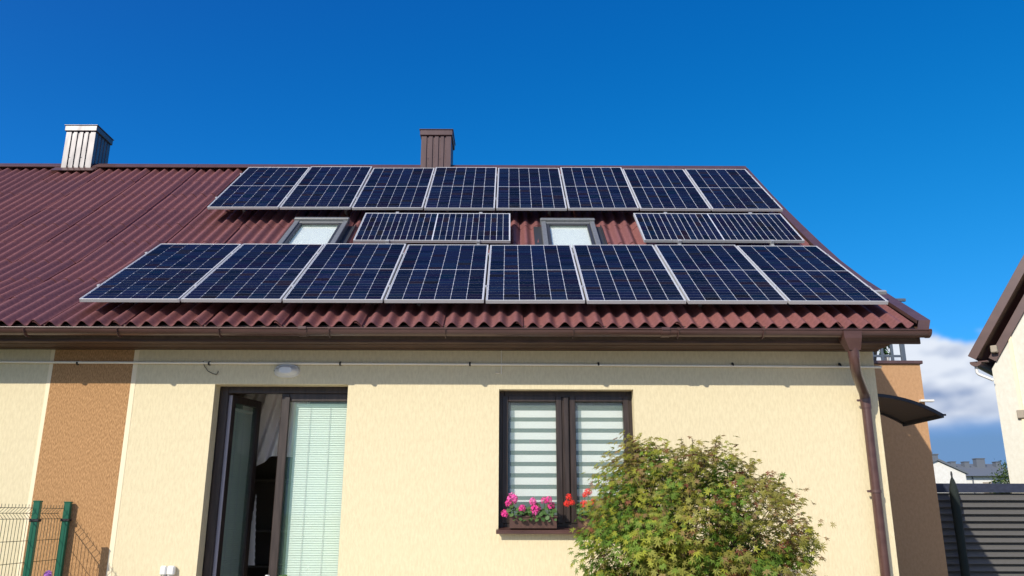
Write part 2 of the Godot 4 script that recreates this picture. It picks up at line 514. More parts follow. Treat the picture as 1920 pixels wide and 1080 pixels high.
func make_gutter(house: Node3D) -> void:
	var cz := 0.482
	var cy := 3.338
	var outer := []
	var inner := []
	for i in 15:
		var a := PI + PI * i / 14.0
		outer.append(Vector2(cz + 0.066 * cos(a), cy + 0.062 * sin(a)))
		inner.push_front(Vector2(cz + 0.062 * cos(a), cy + 0.058 * sin(a)))
	var st := mb()
	sweep_x(st, outer + inner, -11.2, 3.98, true)
	tube(st, [Vector3(-11.2, cy, cz + 0.068), Vector3(3.98, cy, cz + 0.068)], 0.008, -1, 8)
	var cap := []
	for i in 15:
		var a := PI + PI * i / 14.0
		cap.append(Vector2(cz + 0.070 * cos(a), cy + 0.066 * sin(a)))
	sweep_x(st, cap, 3.955, 3.985, true)
	var g := obj("gutter", st, M.gutter_brown, house)
	for x in [-6.4, -5.45, -4.53, -3.66, -2.71, -1.68, -0.59, 0.61, 1.60, 2.40]:
		var b := mb()
		var pts := []
		for i in 13:
			var a := PI * 1.06 + PI * 0.9 * i / 12.0
			pts.append(Vector3(x, cy + 0.067 * sin(a), cz + 0.071 * cos(a)))
		for i in 12:
			bar(b, pts[i], pts[i + 1] + (pts[i + 1] - pts[i]) * 0.06, 0.026, 0.004, 0.0, Vector3.RIGHT)
		bar(b, pts[1] + Vector3(0, 0.02, 0), pts[1] + Vector3(0.012, -0.045, -0.03), 0.022, 0.004)
		bar(b, pts[12], pts[12] + Vector3(0, 0.02, 0.004), 0.026, 0.005)
		obj("gutter_bracket", b, M.brown_metal, g)
	for x in [-1.93, 1.48]:
		var j := mb()
		var jo := []
		var ji := []
		for i in 13:
			var a := PI + PI * i / 12.0
			jo.append(Vector2(cz + 0.073 * cos(a), cy + 0.069 * sin(a)))
			ji.push_front(Vector2(cz + 0.067 * cos(a), cy + 0.063 * sin(a)))
		sweep_x(j, jo + ji, x - 0.04, x + 0.04, true)
		span(j, Vector3(x - 0.04, cy - 0.012, cz + 0.068), Vector3(x + 0.04, cy + 0.014, cz + 0.082), 0.003)
		obj("gutter_joint", j, M.gutter_brown, g)
	# downpipe: hopper outlet, offset bends, straight pipe
	var o := mb()
	var top := [Vector3(3.145, 3.325, 0.562), Vector3(3.315, 3.325, 0.562), Vector3(3.315, 3.325, 0.412), Vector3(3.145, 3.325, 0.412)]
	var mid := [Vector3(3.150, 3.255, 0.556), Vector3(3.312, 3.255, 0.556), Vector3(3.312, 3.255, 0.418), Vector3(3.150, 3.255, 0.418)]
	var low := [Vector3(3.200, 3.145, 0.530), Vector3(3.300, 3.145, 0.530), Vector3(3.300, 3.145, 0.440), Vector3(3.200, 3.145, 0.440)]
	for r in [[top, mid], [mid, low]]:
		for i in 4:
			var i2 := (i + 1) % 4
			var n: Vector3 = (r[0][i2] - r[0][i]).cross(r[1][i] - r[0][i]).normalized()
			var outw: Vector3 = r[1][i] + r[1][i2] - Vector3(3.24, 3.2, 0.487) * 2.0
			if n.dot(outw) < 0.0:
				n = -n
			quad(o, r[0][i], r[0][i2], r[1][i2], r[1][i], n)
	var hop := obj("outlet_hopper", o, M.gutter_brown, house)
	var p := mb()
	tube(p, [Vector3(3.25, 3.18, 0.485), Vector3(3.25, 3.09, 0.484), Vector3(3.256, 3.035, 0.470), Vector3(3.275, 2.985, 0.430), Vector3(3.31, 2.94, 0.365), Vector3(3.43, 2.845, 0.165), Vector3(3.466, 2.81, 0.112), Vector3(3.483, 2.765, 0.087), Vector3(3.488, 2.71, 0.08), Vector3(3.488, 2.65, 0.08)], 0.048, -1, 14)
	tube(p, [Vector3(3.488, 2.74, 0.08), Vector3(3.486, 0.05, 0.08)], 0.045, -1, 14)
	tube(p, [Vector3(3.487, 2.79, 0.081), Vector3(3.488, 2.66, 0.08)], 0.051, -1, 14)
	tube(p, [Vector3(3.249, 3.17, 0.485), Vector3(3.254, 3.08, 0.478)], 0.052, -1, 14)
	var dp := obj("downpipe", p, M.gutter_brown, house)
	for y in [2.735, 1.875, 0.8]:
		var c := mb()
		tube(c, [Vector3(3.487, y + 0.014, 0.08), Vector3(3.487, y - 0.014, 0.08)], 0.0525, -1, 14)
		span(c, Vector3(3.405, y - 0.010, 0.07), Vector3(3.445, y + 0.010, 0.085), 0.002)
		span(c, Vector3(3.482, y - 0.006, 0.0), Vector3(3.494, y + 0.006, 0.04))
		obj("pipe_clamp", c, M.brown_metal, dp)

func make_chimney(house: Node3D, look: Material, x0: float, x1: float, zf: float, zb: float, top: float) -> void:
	# folded sheet cladding: standing ribs on each face, under a flat cap with a deep rim
	var st := mb()
	var base := 6.7
	var poly := []
	var w := x1 - x0
	var rib := 0.018
	var ribs := func(a: Vector2, b: Vector2, n: Vector2, fr: Array) -> Array:
		var out := [a]
		for t in fr:
			var c: Vector2 = a.lerp(b, t)
			var d := (b - a).normalized()
			out.append(c - d * 0.012)
			out.append(c - d * 0.006 - n * rib)
			out.append(c + d * 0.018 - n * rib)
			out.append(c + d * 0.026)
		return out
	var fr := [0.20, 0.40, 0.60, 0.78]
	poly += ribs.call(Vector2(x0, -zf), Vector2(x1, -zf), Vector2(0, -1), fr)
	poly += ribs.call(Vector2(x1, -zf), Vector2(x1, -zb), Vector2(1, 0), fr)
	poly += ribs.call(Vector2(x1, -zb), Vector2(x0, -zb), Vector2(0, 1), fr)
	poly += ribs.call(Vector2(x0, -zb), Vector2(x0, -zf), Vector2(-1, 0), fr)
	# local x = world x, local y = -world z, local z = world y
	sweep(st, poly, Transform3D(Basis(Vector3.RIGHT, Vector3(0, 0, -1), Vector3.UP), Vector3(0, base, 0)), top - base)
	var ch := obj("chimney", st, look, house)
	var c := mb()
	var e := 0.025
	span(c, Vector3(x0 - e, top - 0.085, zb - e), Vector3(x1 + e, top + 0.012, zf + e), 0.008)
	span(c, Vector3(x0 - e - 0.012, top + 0.012, zb - e - 0.012), Vector3(x1 + e + 0.012, top + 0.026, zf + e + 0.012), 0.004)
	obj("chimney_cap", c, look, ch)
	var r := mb()
	for t in [0.2, 0.6]:
		var cx := lerpf(x0, x1, t)
		box(r, Vector3(cx + 0.02, 7.38, zf + 0.002), Vector3(0.016, 0.016, 0.008), 0.003)
	obj("rivet", r, look, ch)
	# apron of sheet metal where it meets the roof
	var ap := mb()
	var f := roof_frame(8)
	bar(ap, Vector3((x0 + x1) * 0.5, 7.155, zf + 0.04) - Vector3(w * 0.5 + 0.10, 0, 0), Vector3((x0 + x1) * 0.5, 7.155, zf + 0.04) + Vector3(w * 0.5 + 0.10, 0, 0), 0.17, 0.012, 0.0, f.basis.y)
	bar(ap, Vector3(x1 + 0.06, 7.135, zf + 0.05), Vector3(x1 + 0.06, 7.29, zf - 0.13), 0.11, 0.012, 0.0, f.basis.y)
	obj("chimney_apron", ap, M.brown_metal, ch)

# ------------------------------------------------------------------ house walls
func make_house() -> Node3D:
	var house := thing("house", "cream rendered house with brown wall stripe and corrugated red roof", "house", Vector3.ZERO)
	var wt := -0.153
	var top := 3.24
	var w := mb()
	# front wall round the door and the window openings
	var dx0 := -2.89
	var dx1 := -1.578
	var dt := 2.892
	var wx0 := -0.088
	var wx1 := 1.237
	var wy0 := 1.500
	var wy1 := 2.848
	span(w, Vector3(-11.2, 0, wt), Vector3(dx0, top, 0))
	span(w, Vector3(dx0, dt, wt), Vector3(dx1, top, 0))
	span(w, Vector3(dx0, 0, wt), Vector3(dx1, 0.55, 0))
	span(w, Vector3(dx1, 0, wt), Vector3(wx0, top, 0))
	span(w, Vector3(wx0, wy1, wt), Vector3(wx1, top, 0))
	span(w, Vector3(wx0, 0, wt), Vector3(wx1, wy0, 0))
	span(w, Vector3(wx1, 0, wt), Vector3(3.65, top, 0))
	# side, rear and gable
	var gable := [Vector2(wt, 0), Vector2(wt, 3.24)]
	gable.append(Vector2(0.0, 3.42))
	for p in PROF:
		if p.x < 0.0:
			gable.append(p + Vector2(0, -0.17))
	gable.append(Vector2(-9.3, 3.45))
	gable.append(Vector2(-9.3, 0))
	gable[2] = Vector2(wt, 3.42)
	gable.remove_at(1)
	sweep_x(w, gable, 3.52, 3.65)
	span(w, Vector3(-11.2, 0, -9.3), Vector3(3.52, 3.5, -9.15))
	sweep_x(w, gable, -11.2, -11.05)
	var wall := obj("wall", w, M.cream_render, house)
	var s := mb()
	span(s, Vector3(-4.512, 0, 0.0), Vector3(-3.722, 3.232, 0.004))
	obj("wall_stripe", s, M.brown_render, house)
	var t1 := mb()
	span(t1, Vector3(-4.550, 0, 0.0), Vector3(-4.5125, 3.232, 0.003))
	obj("stripe_border", t1, M.pale_trim, house)
	var t2 := mb()
	span(t2, Vector3(-3.7215, 0, 0.0), Vector3(-3.676, 3.232, 0.003))
	obj("stripe_border", t2, M.pale_trim, house)
	# the rooms behind: floor, ceiling and inner walls
	var rm := mb()
	span(rm, Vector3(-4.2, 0.4, -4.3), Vector3(3.5, 0.56, wt - 0.001))
	obj("room_floor", rm, M.interior_floor, house)
	var rw := mb()
	span(rw, Vector3(-4.3, 3.02, -4.3), Vector3(3.5, 3.2, wt - 0.001))
	span(rw, Vector3(-4.3, 0.4, -4.4), Vector3(3.5, 3.2, -4.301))
	span(rw, Vector3(-4.4, 0.4, -4.4), Vector3(-4.301, 3.2, wt - 0.001))
	span(rw, Vector3(-0.9, 0.56, -4.3), Vector3(-0.8, 3.02, wt - 0.001))
	obj("room_wall", rw, M.interior_wall, house)
	# attic shell closing the roof space
	var at := mb()
	span(at, Vector3(-11.05, 3.26, -9.1), Vector3(3.52, 3.30, -0.13))
	obj("attic_floor", at, M.deck, house)
	return house

func frame_rect(st: SurfaceTool, x0: float, x1: float, y0: float, y1: float, z0: float, z1: float, w: float, ch := 0.004) -> void:
	span(st, Vector3(x0, y0, z0), Vector3(x0 + w, y1, z1), ch)
	span(st, Vector3(x1 - w, y0, z0), Vector3(x1, y1, z1), ch)
	span(st, Vector3(x0 + w, y1 - w, z0), Vector3(x1 - w, y1, z1), ch)
	span(st, Vector3(x0 + w, y0, z0), Vector3(x1 - w, y0 + w, z1), ch)

func make_door(house: Node3D) -> void:
	var zf := -0.155
	var st := mb()
	# outer frame set behind the wall face, with a centre post
	span(st, Vector3(-2.885, 0.56, zf - 0.07), Vector3(-2.805, 2.94, zf), 0.004)
	span(st, Vector3(-1.590, 0.56, zf - 0.07), Vector3(-1.500, 2.94, zf), 0.004)
	span(st, Vector3(-2.805, 2.825, zf - 0.07), Vector3(-1.590, 2.94, zf), 0.004)
	span(st, Vector3(-2.805, 0.56, zf - 0.07), Vector3(-1.590, 0.61, zf), 0.004)
	var door := obj("door_frame", st, M.dark_frame, house)
	# closed right leaf
	var rl := mb()
	frame_rect(rl, -2.265, -1.535, 0.612, 2.822, zf - 0.062, zf - 0.008, 0.075)
	span(rl, Vector3(-2.262, 0.63, zf - 0.008), Vector3(-2.178, 2.79, zf + 0.016), 0.006)
	var leaf := obj("door_leaf", rl, M.dark_frame, house)
	leaf.set_meta("label", "closed right leaf of the patio door")
	var pn := mb()
	span(pn, Vector3(-2.19, 0.68, zf - 0.040), Vector3(-1.61, 2.75, zf - 0.034))
	obj("pane", pn, M.green_pane, leaf)
	var hd := mb()
	span(hd, Vector3(-2.235, 1.38, zf + 0.016), Vector3(-2.205, 1.52, zf + 0.024), 0.003)
	span(hd, Vector3(-2.228, 1.44, zf + 0.024), Vector3(-2.212, 1.46, zf + 0.06), 0.003)
	# open left leaf, swung into the room on its left hinges
	var ll := Node3D.new()
	ll.name = "open_door_leaf"
	house.add_child(ll, true)
	ll.set_meta("label", "left leaf of the patio door, swung open into the room")
	ll.position = Vector3(-2.775, 0, zf - 0.045)
	ll.rotation.y = deg_to_rad(74.0)
	var lf := mb()
	frame_rect(lf, 0.0, 0.53, 0.615, 2.815, -0.06, 0.0, 0.072)
	obj("leaf_frame", lf, M.dark_frame, ll)
	var le := mb()
	span(le, Vector3(-0.012, 0.62, -0.058), Vector3(-0.001, 2.81, 0.006), 0.002)
	obj("edge_profile", le, M.grey_edge, ll)
	var lp := mb()
	span(lp, Vector3(0.07, 0.68, -0.032), Vector3(0.46, 2.745, -0.026))
	obj("pane", lp, M.green_pane, ll)

func make_window(house: Node3D) -> void:
	var z := -0.125
	var st := mb()
	frame_rect(st, -0.16, 1.31, 1.50, 2.91, z - 0.07, z, 0.125)
	span(st, Vector3(0.535, 1.625, z - 0.07), Vector3(0.613, 2.785, z - 0.002), 0.004)
	var fr := obj("window_frame", st, M.dark_frame, house)
	for x in [[-0.055, 0.535], [0.613, 1.205]]:
		var s := mb()
		frame_rect(s, x[0], x[1], 1.575, 2.800, z - 0.062, z - 0.001 + 0.010, 0.058)
		var sash := obj("window_sash", s, M.dark_frame, house)
		var p := mb()
		span(p, Vector3(x[0] + 0.05, 1.63, z - 0.040), Vector3(x[1] - 0.05, 2.75, z - 0.034))
		obj("pane", p, M.pane, sash)
	var m := mb()
	span(m, Vector3(0.549, 1.585, z + 0.010), Vector3(0.602, 2.79, z + 0.028), 0.006)
	obj("centre_bead", m, M.dark_frame, house)
	var sl := mb()
	bar(sl, Vector3(-0.108, 1.520, -0.02), Vector3(1.257, 1.520, -0.02), 0.20, 0.018, 0.004, Vector3(0, 1, 0.12).normalized())
	span(sl, Vector3(-0.108, 1.482, 0.068), Vector3(1.257, 1.512, 0.078), 0.003)
	obj("window_sill", sl, M.gutter_brown, house)

# zebra roller blind: opaque bands with gaps of sheer net between them
func zebra_blind(x0: float, x1: float, label: String) -> void:
	var y1 := 2.70
	var z := -0.215
	var t := thing("roller_blind", label, "blind", Vector3((x0 + x1) * 0.5, 1.79, z), "striped roller blinds behind the window")
	var hw := (x1 - x0) * 0.5
	var net := mb()
	span(net, Vector3(-hw, 0.0, -0.008), Vector3(hw, y1 - 1.79, -0.004))
	obj("sheer_net", net, M.sheer, t)
	var per := 0.1095
	for i in 8:
		var b := mb()
		var top := 0.875 - per * i
		span(b, Vector3(-hw, top - 0.068, -0.002), Vector3(hw, top, 0.001))
		obj("opaque_band", b, M.blind_white, t)
	var e := mb()
	span(e, Vector3(-hw, -0.016, -0.010), Vector3(hw, 0.004, 0.004), 0.003)
	obj("bottom_bar", e, M.white_plastic, t)
	var c := mb()
	span(c, Vector3(-hw, 0.90, -0.03), Vector3(hw, 0.96, 0.012), 0.006)
	obj("cassette", c, M.dark_frame, t)

func venetian(xf: Transform3D, w: float, h: float, pitch: float, label: String, slat_look: Material) -> void:
	var t := thing("venetian_blind", label, "blind", Vector3.ZERO, "venetian blinds of the patio door")
	t.transform = xf
	var hb := mb()
	span(hb, Vector3(0, h, -0.014), Vector3(w, h + 0.03, 0.014), 0.003)
	obj("head_rail", hb, slat_look, t)
	var st := mb()
	# a gently cambered slat, tilted almost shut
	var prev := []
	for i in 5:
		var a := lerpf(-1.0, 1.0, i / 4.0)
		prev.append(Vector2(a * 0.0128, 0.0025 * (1.0 - a * a)))
	var tilt := deg_to_rad(-64.0)
	for i in 4:
		var a: Vector2 = prev[i].rotated(tilt)
		var b: Vector2 = prev[i + 1].rotated(tilt)
		var d := (b - a).normalized()
		var n := Vector3(0, d.x, -d.y)
		if n.z < 0:
			n = -n
		quad(st, Vector3(0, a.y, a.x), Vector3(w, a.y, a.x), Vector3(w, b.y, b.x), Vector3(0, b.y, b.x), n)
	var mesh := st.commit()
	var n := int(h / pitch)
	for i in n:
		var s := put("slat", mesh, slat_look, t)
		s.position = Vector3(0, h - pitch * (i + 0.6), 0)
		s.rotation = Vector3(rng.randf_range(-0.05, 0.05), 0, rng.randf_range(-0.0012, 0.0012))
	for x in [w * 0.25, w * 0.58]:
		var c := mb()
		span(c, Vector3(x - 0.0015, 0, 0.013), Vector3(x + 0.0015, h, 0.015))
		obj("ladder_cord", c, M.grey_edge, t)

func skylight(x0: float, x1: float, label: String) -> void:
	# a roof window lying on the slope, its top end at about z = -2.45
	var f := roof_frame(4)
	var topz := -2.43
	var s := Vector3(0, f.basis.z.y, f.basis.z.z)
	var o := Vector3(x0, 5.452 - 0.025, topz)
	var t := thing("skylight", label, "skylight", Vector3.ZERO, "skylights in the roof")
	t.transform = Transform3D(f.basis, o)
	var w := x1 - x0
	var L := 1.15
	var fr := mb()
	var fw := 0.065
	span(fr, Vector3(0, -0.05, 0), Vector3(fw, 0.095, L), 0.006)
	span(fr, Vector3(w - fw, -0.05, 0), Vector3(w, 0.095, L), 0.006)
	span(fr, Vector3(fw, -0.05, L - fw), Vector3(w - fw, 0.085, L), 0.006)
	span(fr, Vector3(fw, -0.05, 0.03), Vector3(w - fw, 0.085, 0.08), 0.006)
	obj("skylight_frame", fr, M.skylight_metal, t)
	var hd := mb()
	span(hd, Vector3(-0.012, 0.03, -0.03), Vector3(w + 0.012, 0.125, 0.032), 0.012)
	obj("hood", hd, M.skylight_metal, t)
	var sa := mb()
	frame_rect_flat(sa, fw + 0.004, w - fw - 0.004, 0.084, L - fw - 0.004, 0.045, 0.078, 0.04)
	obj("sash", sa, M.dark_grey_metal, t)
	var p := mb()
	span(p, Vector3(fw + 0.04, 0.052, 0.12), Vector3(w - fw - 0.04, 0.057, L - fw - 0.03))
	obj("pane", p, M.pane, t)
	var b := mb()
	span(b, Vector3(fw + 0.02, 0.026, 0.10), Vector3(w - fw - 0.02, 0.032, L - fw - 0.02))
	obj("blackout_blind", b, M.blind_white, t)
	var fl := mb()
	span(fl, Vector3(w, -0.03, 0), Vector3(w + 0.10, 0.006, L), 0.003)
	span(fl, Vector3(-0.10, -0.03, 0), Vector3(0, 0.006, L), 0.003)
	span(fl, Vector3(w + 0.085, 0.0, 0), Vector3(w + 0.10, 0.03, L), 0.003)
	obj("side_flashing", fl, M.dark_grey_metal, t)

func frame_rect_flat(st: SurfaceTool, x0: float, x1: float, z0: float, z1: float, y0: float, y1: float, w: float) -> void:
	span(st, Vector3(x0, y0, z0), Vector3(x0 + w, y1, z1), 0.003)
	span(st, Vector3(x1 - w, y0, z0), Vector3(x1, y1, z1), 0.003)
	span(st, Vector3(x0 + w, y0, z0), Vector3(x1 - w, y1, z0 + w), 0.003)
	span(st, Vector3(x0 + w, y0, z1 - w), Vector3(x1 - w, y1, z1), 0.003)

# ------------------------------------------------------------------ solar panels
const PW := 0.9716
const PL := 1.960

func cell_mesh() -> ArrayMesh:
	var st := mb()
	var m := 0.017
	var cw := (PW - 2.0 * m) / 6.0
	var half := (PL - 2.0 * m - 0.010) * 0.5
	var chh := half / 12.0
	var tone := []
	for i in 12:
		tone.append(rng.randf())
	for i in 6:
		for j in 24:
			var x := m + cw * i
			var zz := m + chh * (j % 12) + (0.0 if j < 12 else half + 0.010)
			var gx := 0.0023
			var gz := 0.0026
			var r: float = tone[(i * 2 + j / 12) % 12]
			var a := 0.75 + 0.5 * rng.randf()
			var c := Color(0.0085, 0.0105, 0.022).lerp(Color(0.010, 0.016, 0.046), r * 0.7 + rng.randf() * 0.3)
			if rng.randf() < 0.06:
				c = Color(0.014, 0.012, 0.018)
			st.set_color(Color(c.r * a, c.g * a, c.b * a))
			var q := 0.006
			var X0 := x + gx
			var X1 := x + cw - gx
			var Z0 := -(zz + gz)
			var Z1 := -(zz + chh - gz)
			var y := -0.0022
			var n := Vector3.UP
			# clipped outer corners as on monocrystalline half cells
			var lowcut := q if j % 2 == 0 else 0.0
			var topcut := q if j % 2 == 1 else 0.0
			quad(st, Vector3(X0 + lowcut, y, Z0), Vector3(X1 - lowcut, y, Z0), Vector3(X1, y, Z0 - lowcut), Vector3(X0, y, Z0 - lowcut), n)
			quad(st, Vector3(X0, y, Z0 - lowcut), Vector3(X1, y, Z0 - lowcut), Vector3(X1, y, Z1 + topcut), Vector3(X0, y, Z1 + topcut), n)
			if topcut > 0.0:
				quad(st, Vector3(X0, y, Z1 + topcut), Vector3(X1, y, Z1 + topcut), Vector3(X1 - topcut, y, Z1), Vector3(X0 + topcut, y, Z1), n)
	return st.commit()

func make_panel() -> Node3D:
	var t := thing("solar_panel", "", "solar panel", Vector3.ZERO, "solar panels on the roof")
	var f := mb()
	var lip := 0.012
	var d := 0.036
	span(f, Vector3(0, -d, -PL), Vector3(lip, 0, 0), 0.0015)
	span(f, Vector3(PW - lip, -d, -PL), Vector3(PW, 0, 0), 0.0015)
	span(f, Vector3(lip, -d, -lip), Vector3(PW - lip, 0, 0), 0.0015)
	span(f, Vector3(lip, -d, -PL), Vector3(PW - lip, 0, -PL + lip), 0.0015)
	obj("frame", f, M.alu, t)
	var b := mb()
	span(b, Vector3(lip - 0.002, -0.009, -PL + lip - 0.002), Vector3(PW - lip + 0.002, -0.004, -lip + 0.002))
	obj("backsheet", b, M.backsheet, t)
	var c := put("cells", cell_mesh(), M.cell, t)
	c.set_meta("kind", "stuff")
	var j := mb()
	span(j, Vector3(PW * 0.5 - 0.15, -0.028, -PL * 0.5 - 0.03), Vector3(PW * 0.5 + 0.15, -0.009, -PL * 0.5 + 0.03), 0.003)
	obj("junction_box", j, M.black_plastic, t)
	return t

func slope_basis(deg: float) -> Basis:
	var a := deg_to_rad(deg)
	return Basis(Vector3.RIGHT, Vector3(0, cos(a), sin(a)), Vector3(0, -sin(a), cos(a)))

func make_panels() -> void:
	var p := make_panel()
	var meshes := []
	for i in 5:
		meshes.append(cell_mesh())
	var ords := ["leftmost", "second from left", "third from left", "fourth from left", "fourth from right", "third from right", "second from right", "rightmost"]
	var first := true
	for row in 2:
		for i in 8:
			var label: String = "upright solar panel, %s of the eight in the %s row" % [ords[i], "lower" if row == 0 else "upper"]
			var o: Node3D = p if first else copy(p, "solar_panel", label)
			o.set_meta("label", label)
			first = false
			var b := slope_basis(34.64 if row == 0 else 40.22)
			var at := Vector3(-4.191, 3.675, 0.318) if row == 0 else Vector3(-4.140, 5.711, -2.455)
			o.transform = Transform3D(b * Basis(Vector3.RIGHT, rng.randf_range(-0.006, 0.006)) * Basis(Vector3.BACK, rng.randf_range(-0.004, 0.004)), at + Vector3(0.9903 * i + 0.0094, rng.randf_range(-0.003, 0.003), 0))
			o.get_node("cells").mesh = meshes[(i * 3 + row) % 5]
	var side := [[Vector3(-1.935, 4.947, -1.604), 41.3, "sideways solar panel lying between the two skylights"], [Vector3(1.656, 4.886, -1.383), 40.5, "sideways solar panel right of the right skylight, next to the verge"]]
	for k in 2:
		var o := copy(p, "solar_panel", side[k][2])
		var b := slope_basis(side[k][1])
		var s := -b.z
		o.transform = Transform3D(Basis(-s, b.y, Vector3.LEFT), side[k][0] + s * PW)
		o.get_node("cells").mesh = meshes[k + 2]
	# aluminium rails under the rows, with hook feet on the roof
	var rows := [[Vector3(-4.191, 3.675, 0.318), 34.64, 0.42, "lower"], [Vector3(-4.191, 3.675, 0.318), 34.64, 1.58, "lower"], [Vector3(-4.140, 5.711, -2.455), 40.22, 0.42, "upper"], [Vector3(-4.140, 5.711, -2.455), 40.22, 1.58, "upper"]]
	for k in 4:
		var r: Array = rows[k]
		var b := slope_basis(r[1])
		var o := thing("mounting_rail", "aluminium rail under the %s part of the %s solar panel row" % ["lower" if k % 2 == 0 else "top", r[3]], "mounting rail", Vector3.ZERO, "rails under the solar panels")
		o.transform = Transform3D(b, r[0] + b * Vector3(0, -0.036, -r[2]))
		var st := mb()
		span(st, Vector3(-0.03, -0.040, -0.02), Vector3(7.87 if k > 0 else 8.08, -0.001, 0.02), 0.003)
		obj("rail", st, M.rail_alu, o)
		for i in 6:
			var h := mb()
			var hx := 0.35 + 1.45 * i
			span(h, Vector3(hx, -0.21, 0.02), Vector3(hx + 0.04, -0.005, 0.026), 0.001)
			span(h, Vector3(hx, -0.21, 0.0), Vector3(hx + 0.04, -0.204, 0.05), 0.001)
			obj("hook_foot", h, M.rail_alu, o)
		for i in 9:
			var c := mb()
			var cx := 0.9903 * i - (0.004 if i < 8 else 0.026)
			span(c, Vector3(cx - 0.004, 0.0, -0.025), Vector3(cx + 0.012, 0.037, 0.025), 0.001)
			span(c, Vector3(cx - 0.010, 0.0365, -0.018), Vector3(cx + 0.018, 0.0395, 0.018), 0.001)
			obj("clamp", c, M.rail_alu, o)
	for k in 2:
		for e in 2:
			var b := slope_basis(side[k][1])
			var o := thing("mounting_rail", "short rail along the slope under the %s sideways solar panel, %s end" % [["left", "right"][k], ["left", "right"][e]], "mounting rail", Vector3.ZERO, "rails under the solar panels")
			var at: Vector3 = side[k][0]
			o.transform = Transform3D(b, at + Vector3(0.43 + 1.13 * e, 0, 0) + b.y * -0.036)
			var st := mb()
			span(st, Vector3(-0.018, -0.038, -PW - 0.05), Vector3(0.018, -0.001, 0.075), 0.003)
			obj("rail", st, M.rail_alu, o)
			var c := mb()
			span(c, Vector3(-0.022, 0.0, 0.002), Vector3(0.022, 0.037, 0.034), 0.003)
			span(c, Vector3(-0.022, 0.0365, -0.012), Vector3(0.022, 0.042, 0.034), 0.002)
			span(c, Vector3(-0.022, 0.0, -PW - 0.032), Vector3(0.022, 0.042, -PW - 0.001), 0.003)
			obj("clamp", c, M.rail_alu, o)
			var h := mb()
			span(h, Vector3(-0.02, -0.22, 0.05), Vector3(0.02, -0.03, 0.056), 0.001)
			bar(h, Vector3(0.02, -0.03, 0.05), Vector3(0.10, -0.10, 0.09), 0.012, 0.012)
			obj("hook_foot", h, M.rail_alu, o)

# ------------------------------------------------------------------ small things on the wall
func make_wall_things() -> void:
	# conduit with clips
	var c := thing("cable_conduit", "thin pale plastic conduit running along wall under the eaves", "conduit", Vector3(0, 3.09, 0.02))
	var st := mb()
	tube(st, [Vector3(-10.8, 0.02, 0), Vector3(-4.9, 0.013, 0), Vector3(-2.0, 0.006, 0.001), Vector3(0.4, 0.0, 0.0), Vector3(3.0, -0.012, 0), Vector3(3.71, -0.016, 0)], 0.0125, -1, 8)
	obj("tube", st, M.conduit_pvc, c)
	for x in [-7.0, -5.6, -4.265, -2.963, -1.665, -0.379, 0.897, 2.234, 3.3]:
		var k := mb()
		tube(k, [Vector3(x - 0.008, 0.004, 0), Vector3(x + 0.008, 0.004, 0)], 0.0165, -1, 8)
		span(k, Vector3(x - 0.008, -0.012, -0.02), Vector3(x + 0.008, 0.028, -0.004), 0.001)
		obj("clip", k, M.black_plastic, c)
	var h := mb()
	tube(h, [Vector3(-3.02, 3.115, 0.03), Vector3(-3.01, 3.07, 0.012), Vector3(-2.97, 3.02, 0.012), Vector3(-2.92, 2.995, 0.016), Vector3(-2.885, 2.985, 0.012), Vector3(-2.868, 3.0, 0.02), Vector3(-2.864, 3.02, 0.024)], 0.0035, -1, 6)
	tag(obj("loose_cable", h, M.dark_grey_metal), "thin loose dark cable end curling below the conduit left of lamp", "cable")
	var d := mb()
	tube(d, [Vector3(-0.067, 3.235, 0.008), Vector3(-0.067, 3.02, 0.008)], 0.006, -1, 6)
	tube(d, [Vector3(-0.067, 3.02, 0.008), Vector3(-0.067, 2.995, 0.008)], 0.008, -1, 6)
	tube(d, [Vector3(-0.125, 3.008, 0.010), Vector3(-0.085, 3.006, 0.010)], 0.006, -1, 6)
	tag(obj("sensor_cable", d, M.conduit_pvc), "short vertical pale cable with sensor tip hanging from the soffit", "cable")
	# bulkhead lamp
	var l := thing("bulkhead_lamp", "oval white outdoor wall lamp above the patio door", "lamp", Vector3(-2.19, 3.022, 0.0))
	var b := mb()
	oval(b, 0.128, 0.068, 0.0, 0.028, 0.9)
	obj("lamp_base", b, M.white_plastic, l)
	var g := mb()
	oval(g, 0.112, 0.055, 0.028, 0.075, 0.55)
	obj("lamp_shade", g, M.white_plastic, l)
	for i in 4:
		var r := mb()
		oval(r, 0.112 - 0.012 * i, 0.010, 0.045 + 0.009 * i, 0.053 + 0.009 * i, 0.9)
	var s := mb()
	box(s, Vector3(-0.122, 0.0, 0.026), Vector3(0.008, 0.008, 0.006), 0.002)
	obj("screw", s, M.black_plastic, l)
	# twin outdoor socket
	var o := thing("outdoor_socket", "white twin outdoor socket with flaps low on wall left of door", "socket", Vector3(-3.14, 1.11, 0.0))
	for k in 2:
		var m := mb()
		span(m, Vector3(-0.072 + 0.066 * k, 0.0, 0.003), Vector3(-0.010 + 0.074 * k, 0.085, 0.055), 0.012)
		obj("socket_cover", m, M.white_plastic, o)
	var pb := mb()
	span(pb, Vector3(-0.03, -0.5, 0.003), Vector3(0.03, 0.0, 0.03), 0.006)
	obj("cable_duct", pb, M.white_plastic, o)
	var cord := mb()
	tube(cord, [Vector3(-0.05, 0.005, 0.04), Vector3(-0.075, -0.04, 0.05), Vector3(-0.085, -0.15, 0.05), Vector3(-0.09, -0.5, 0.05)], 0.004, -1, 6)
	obj("cord", cord, M.black_plastic, o)

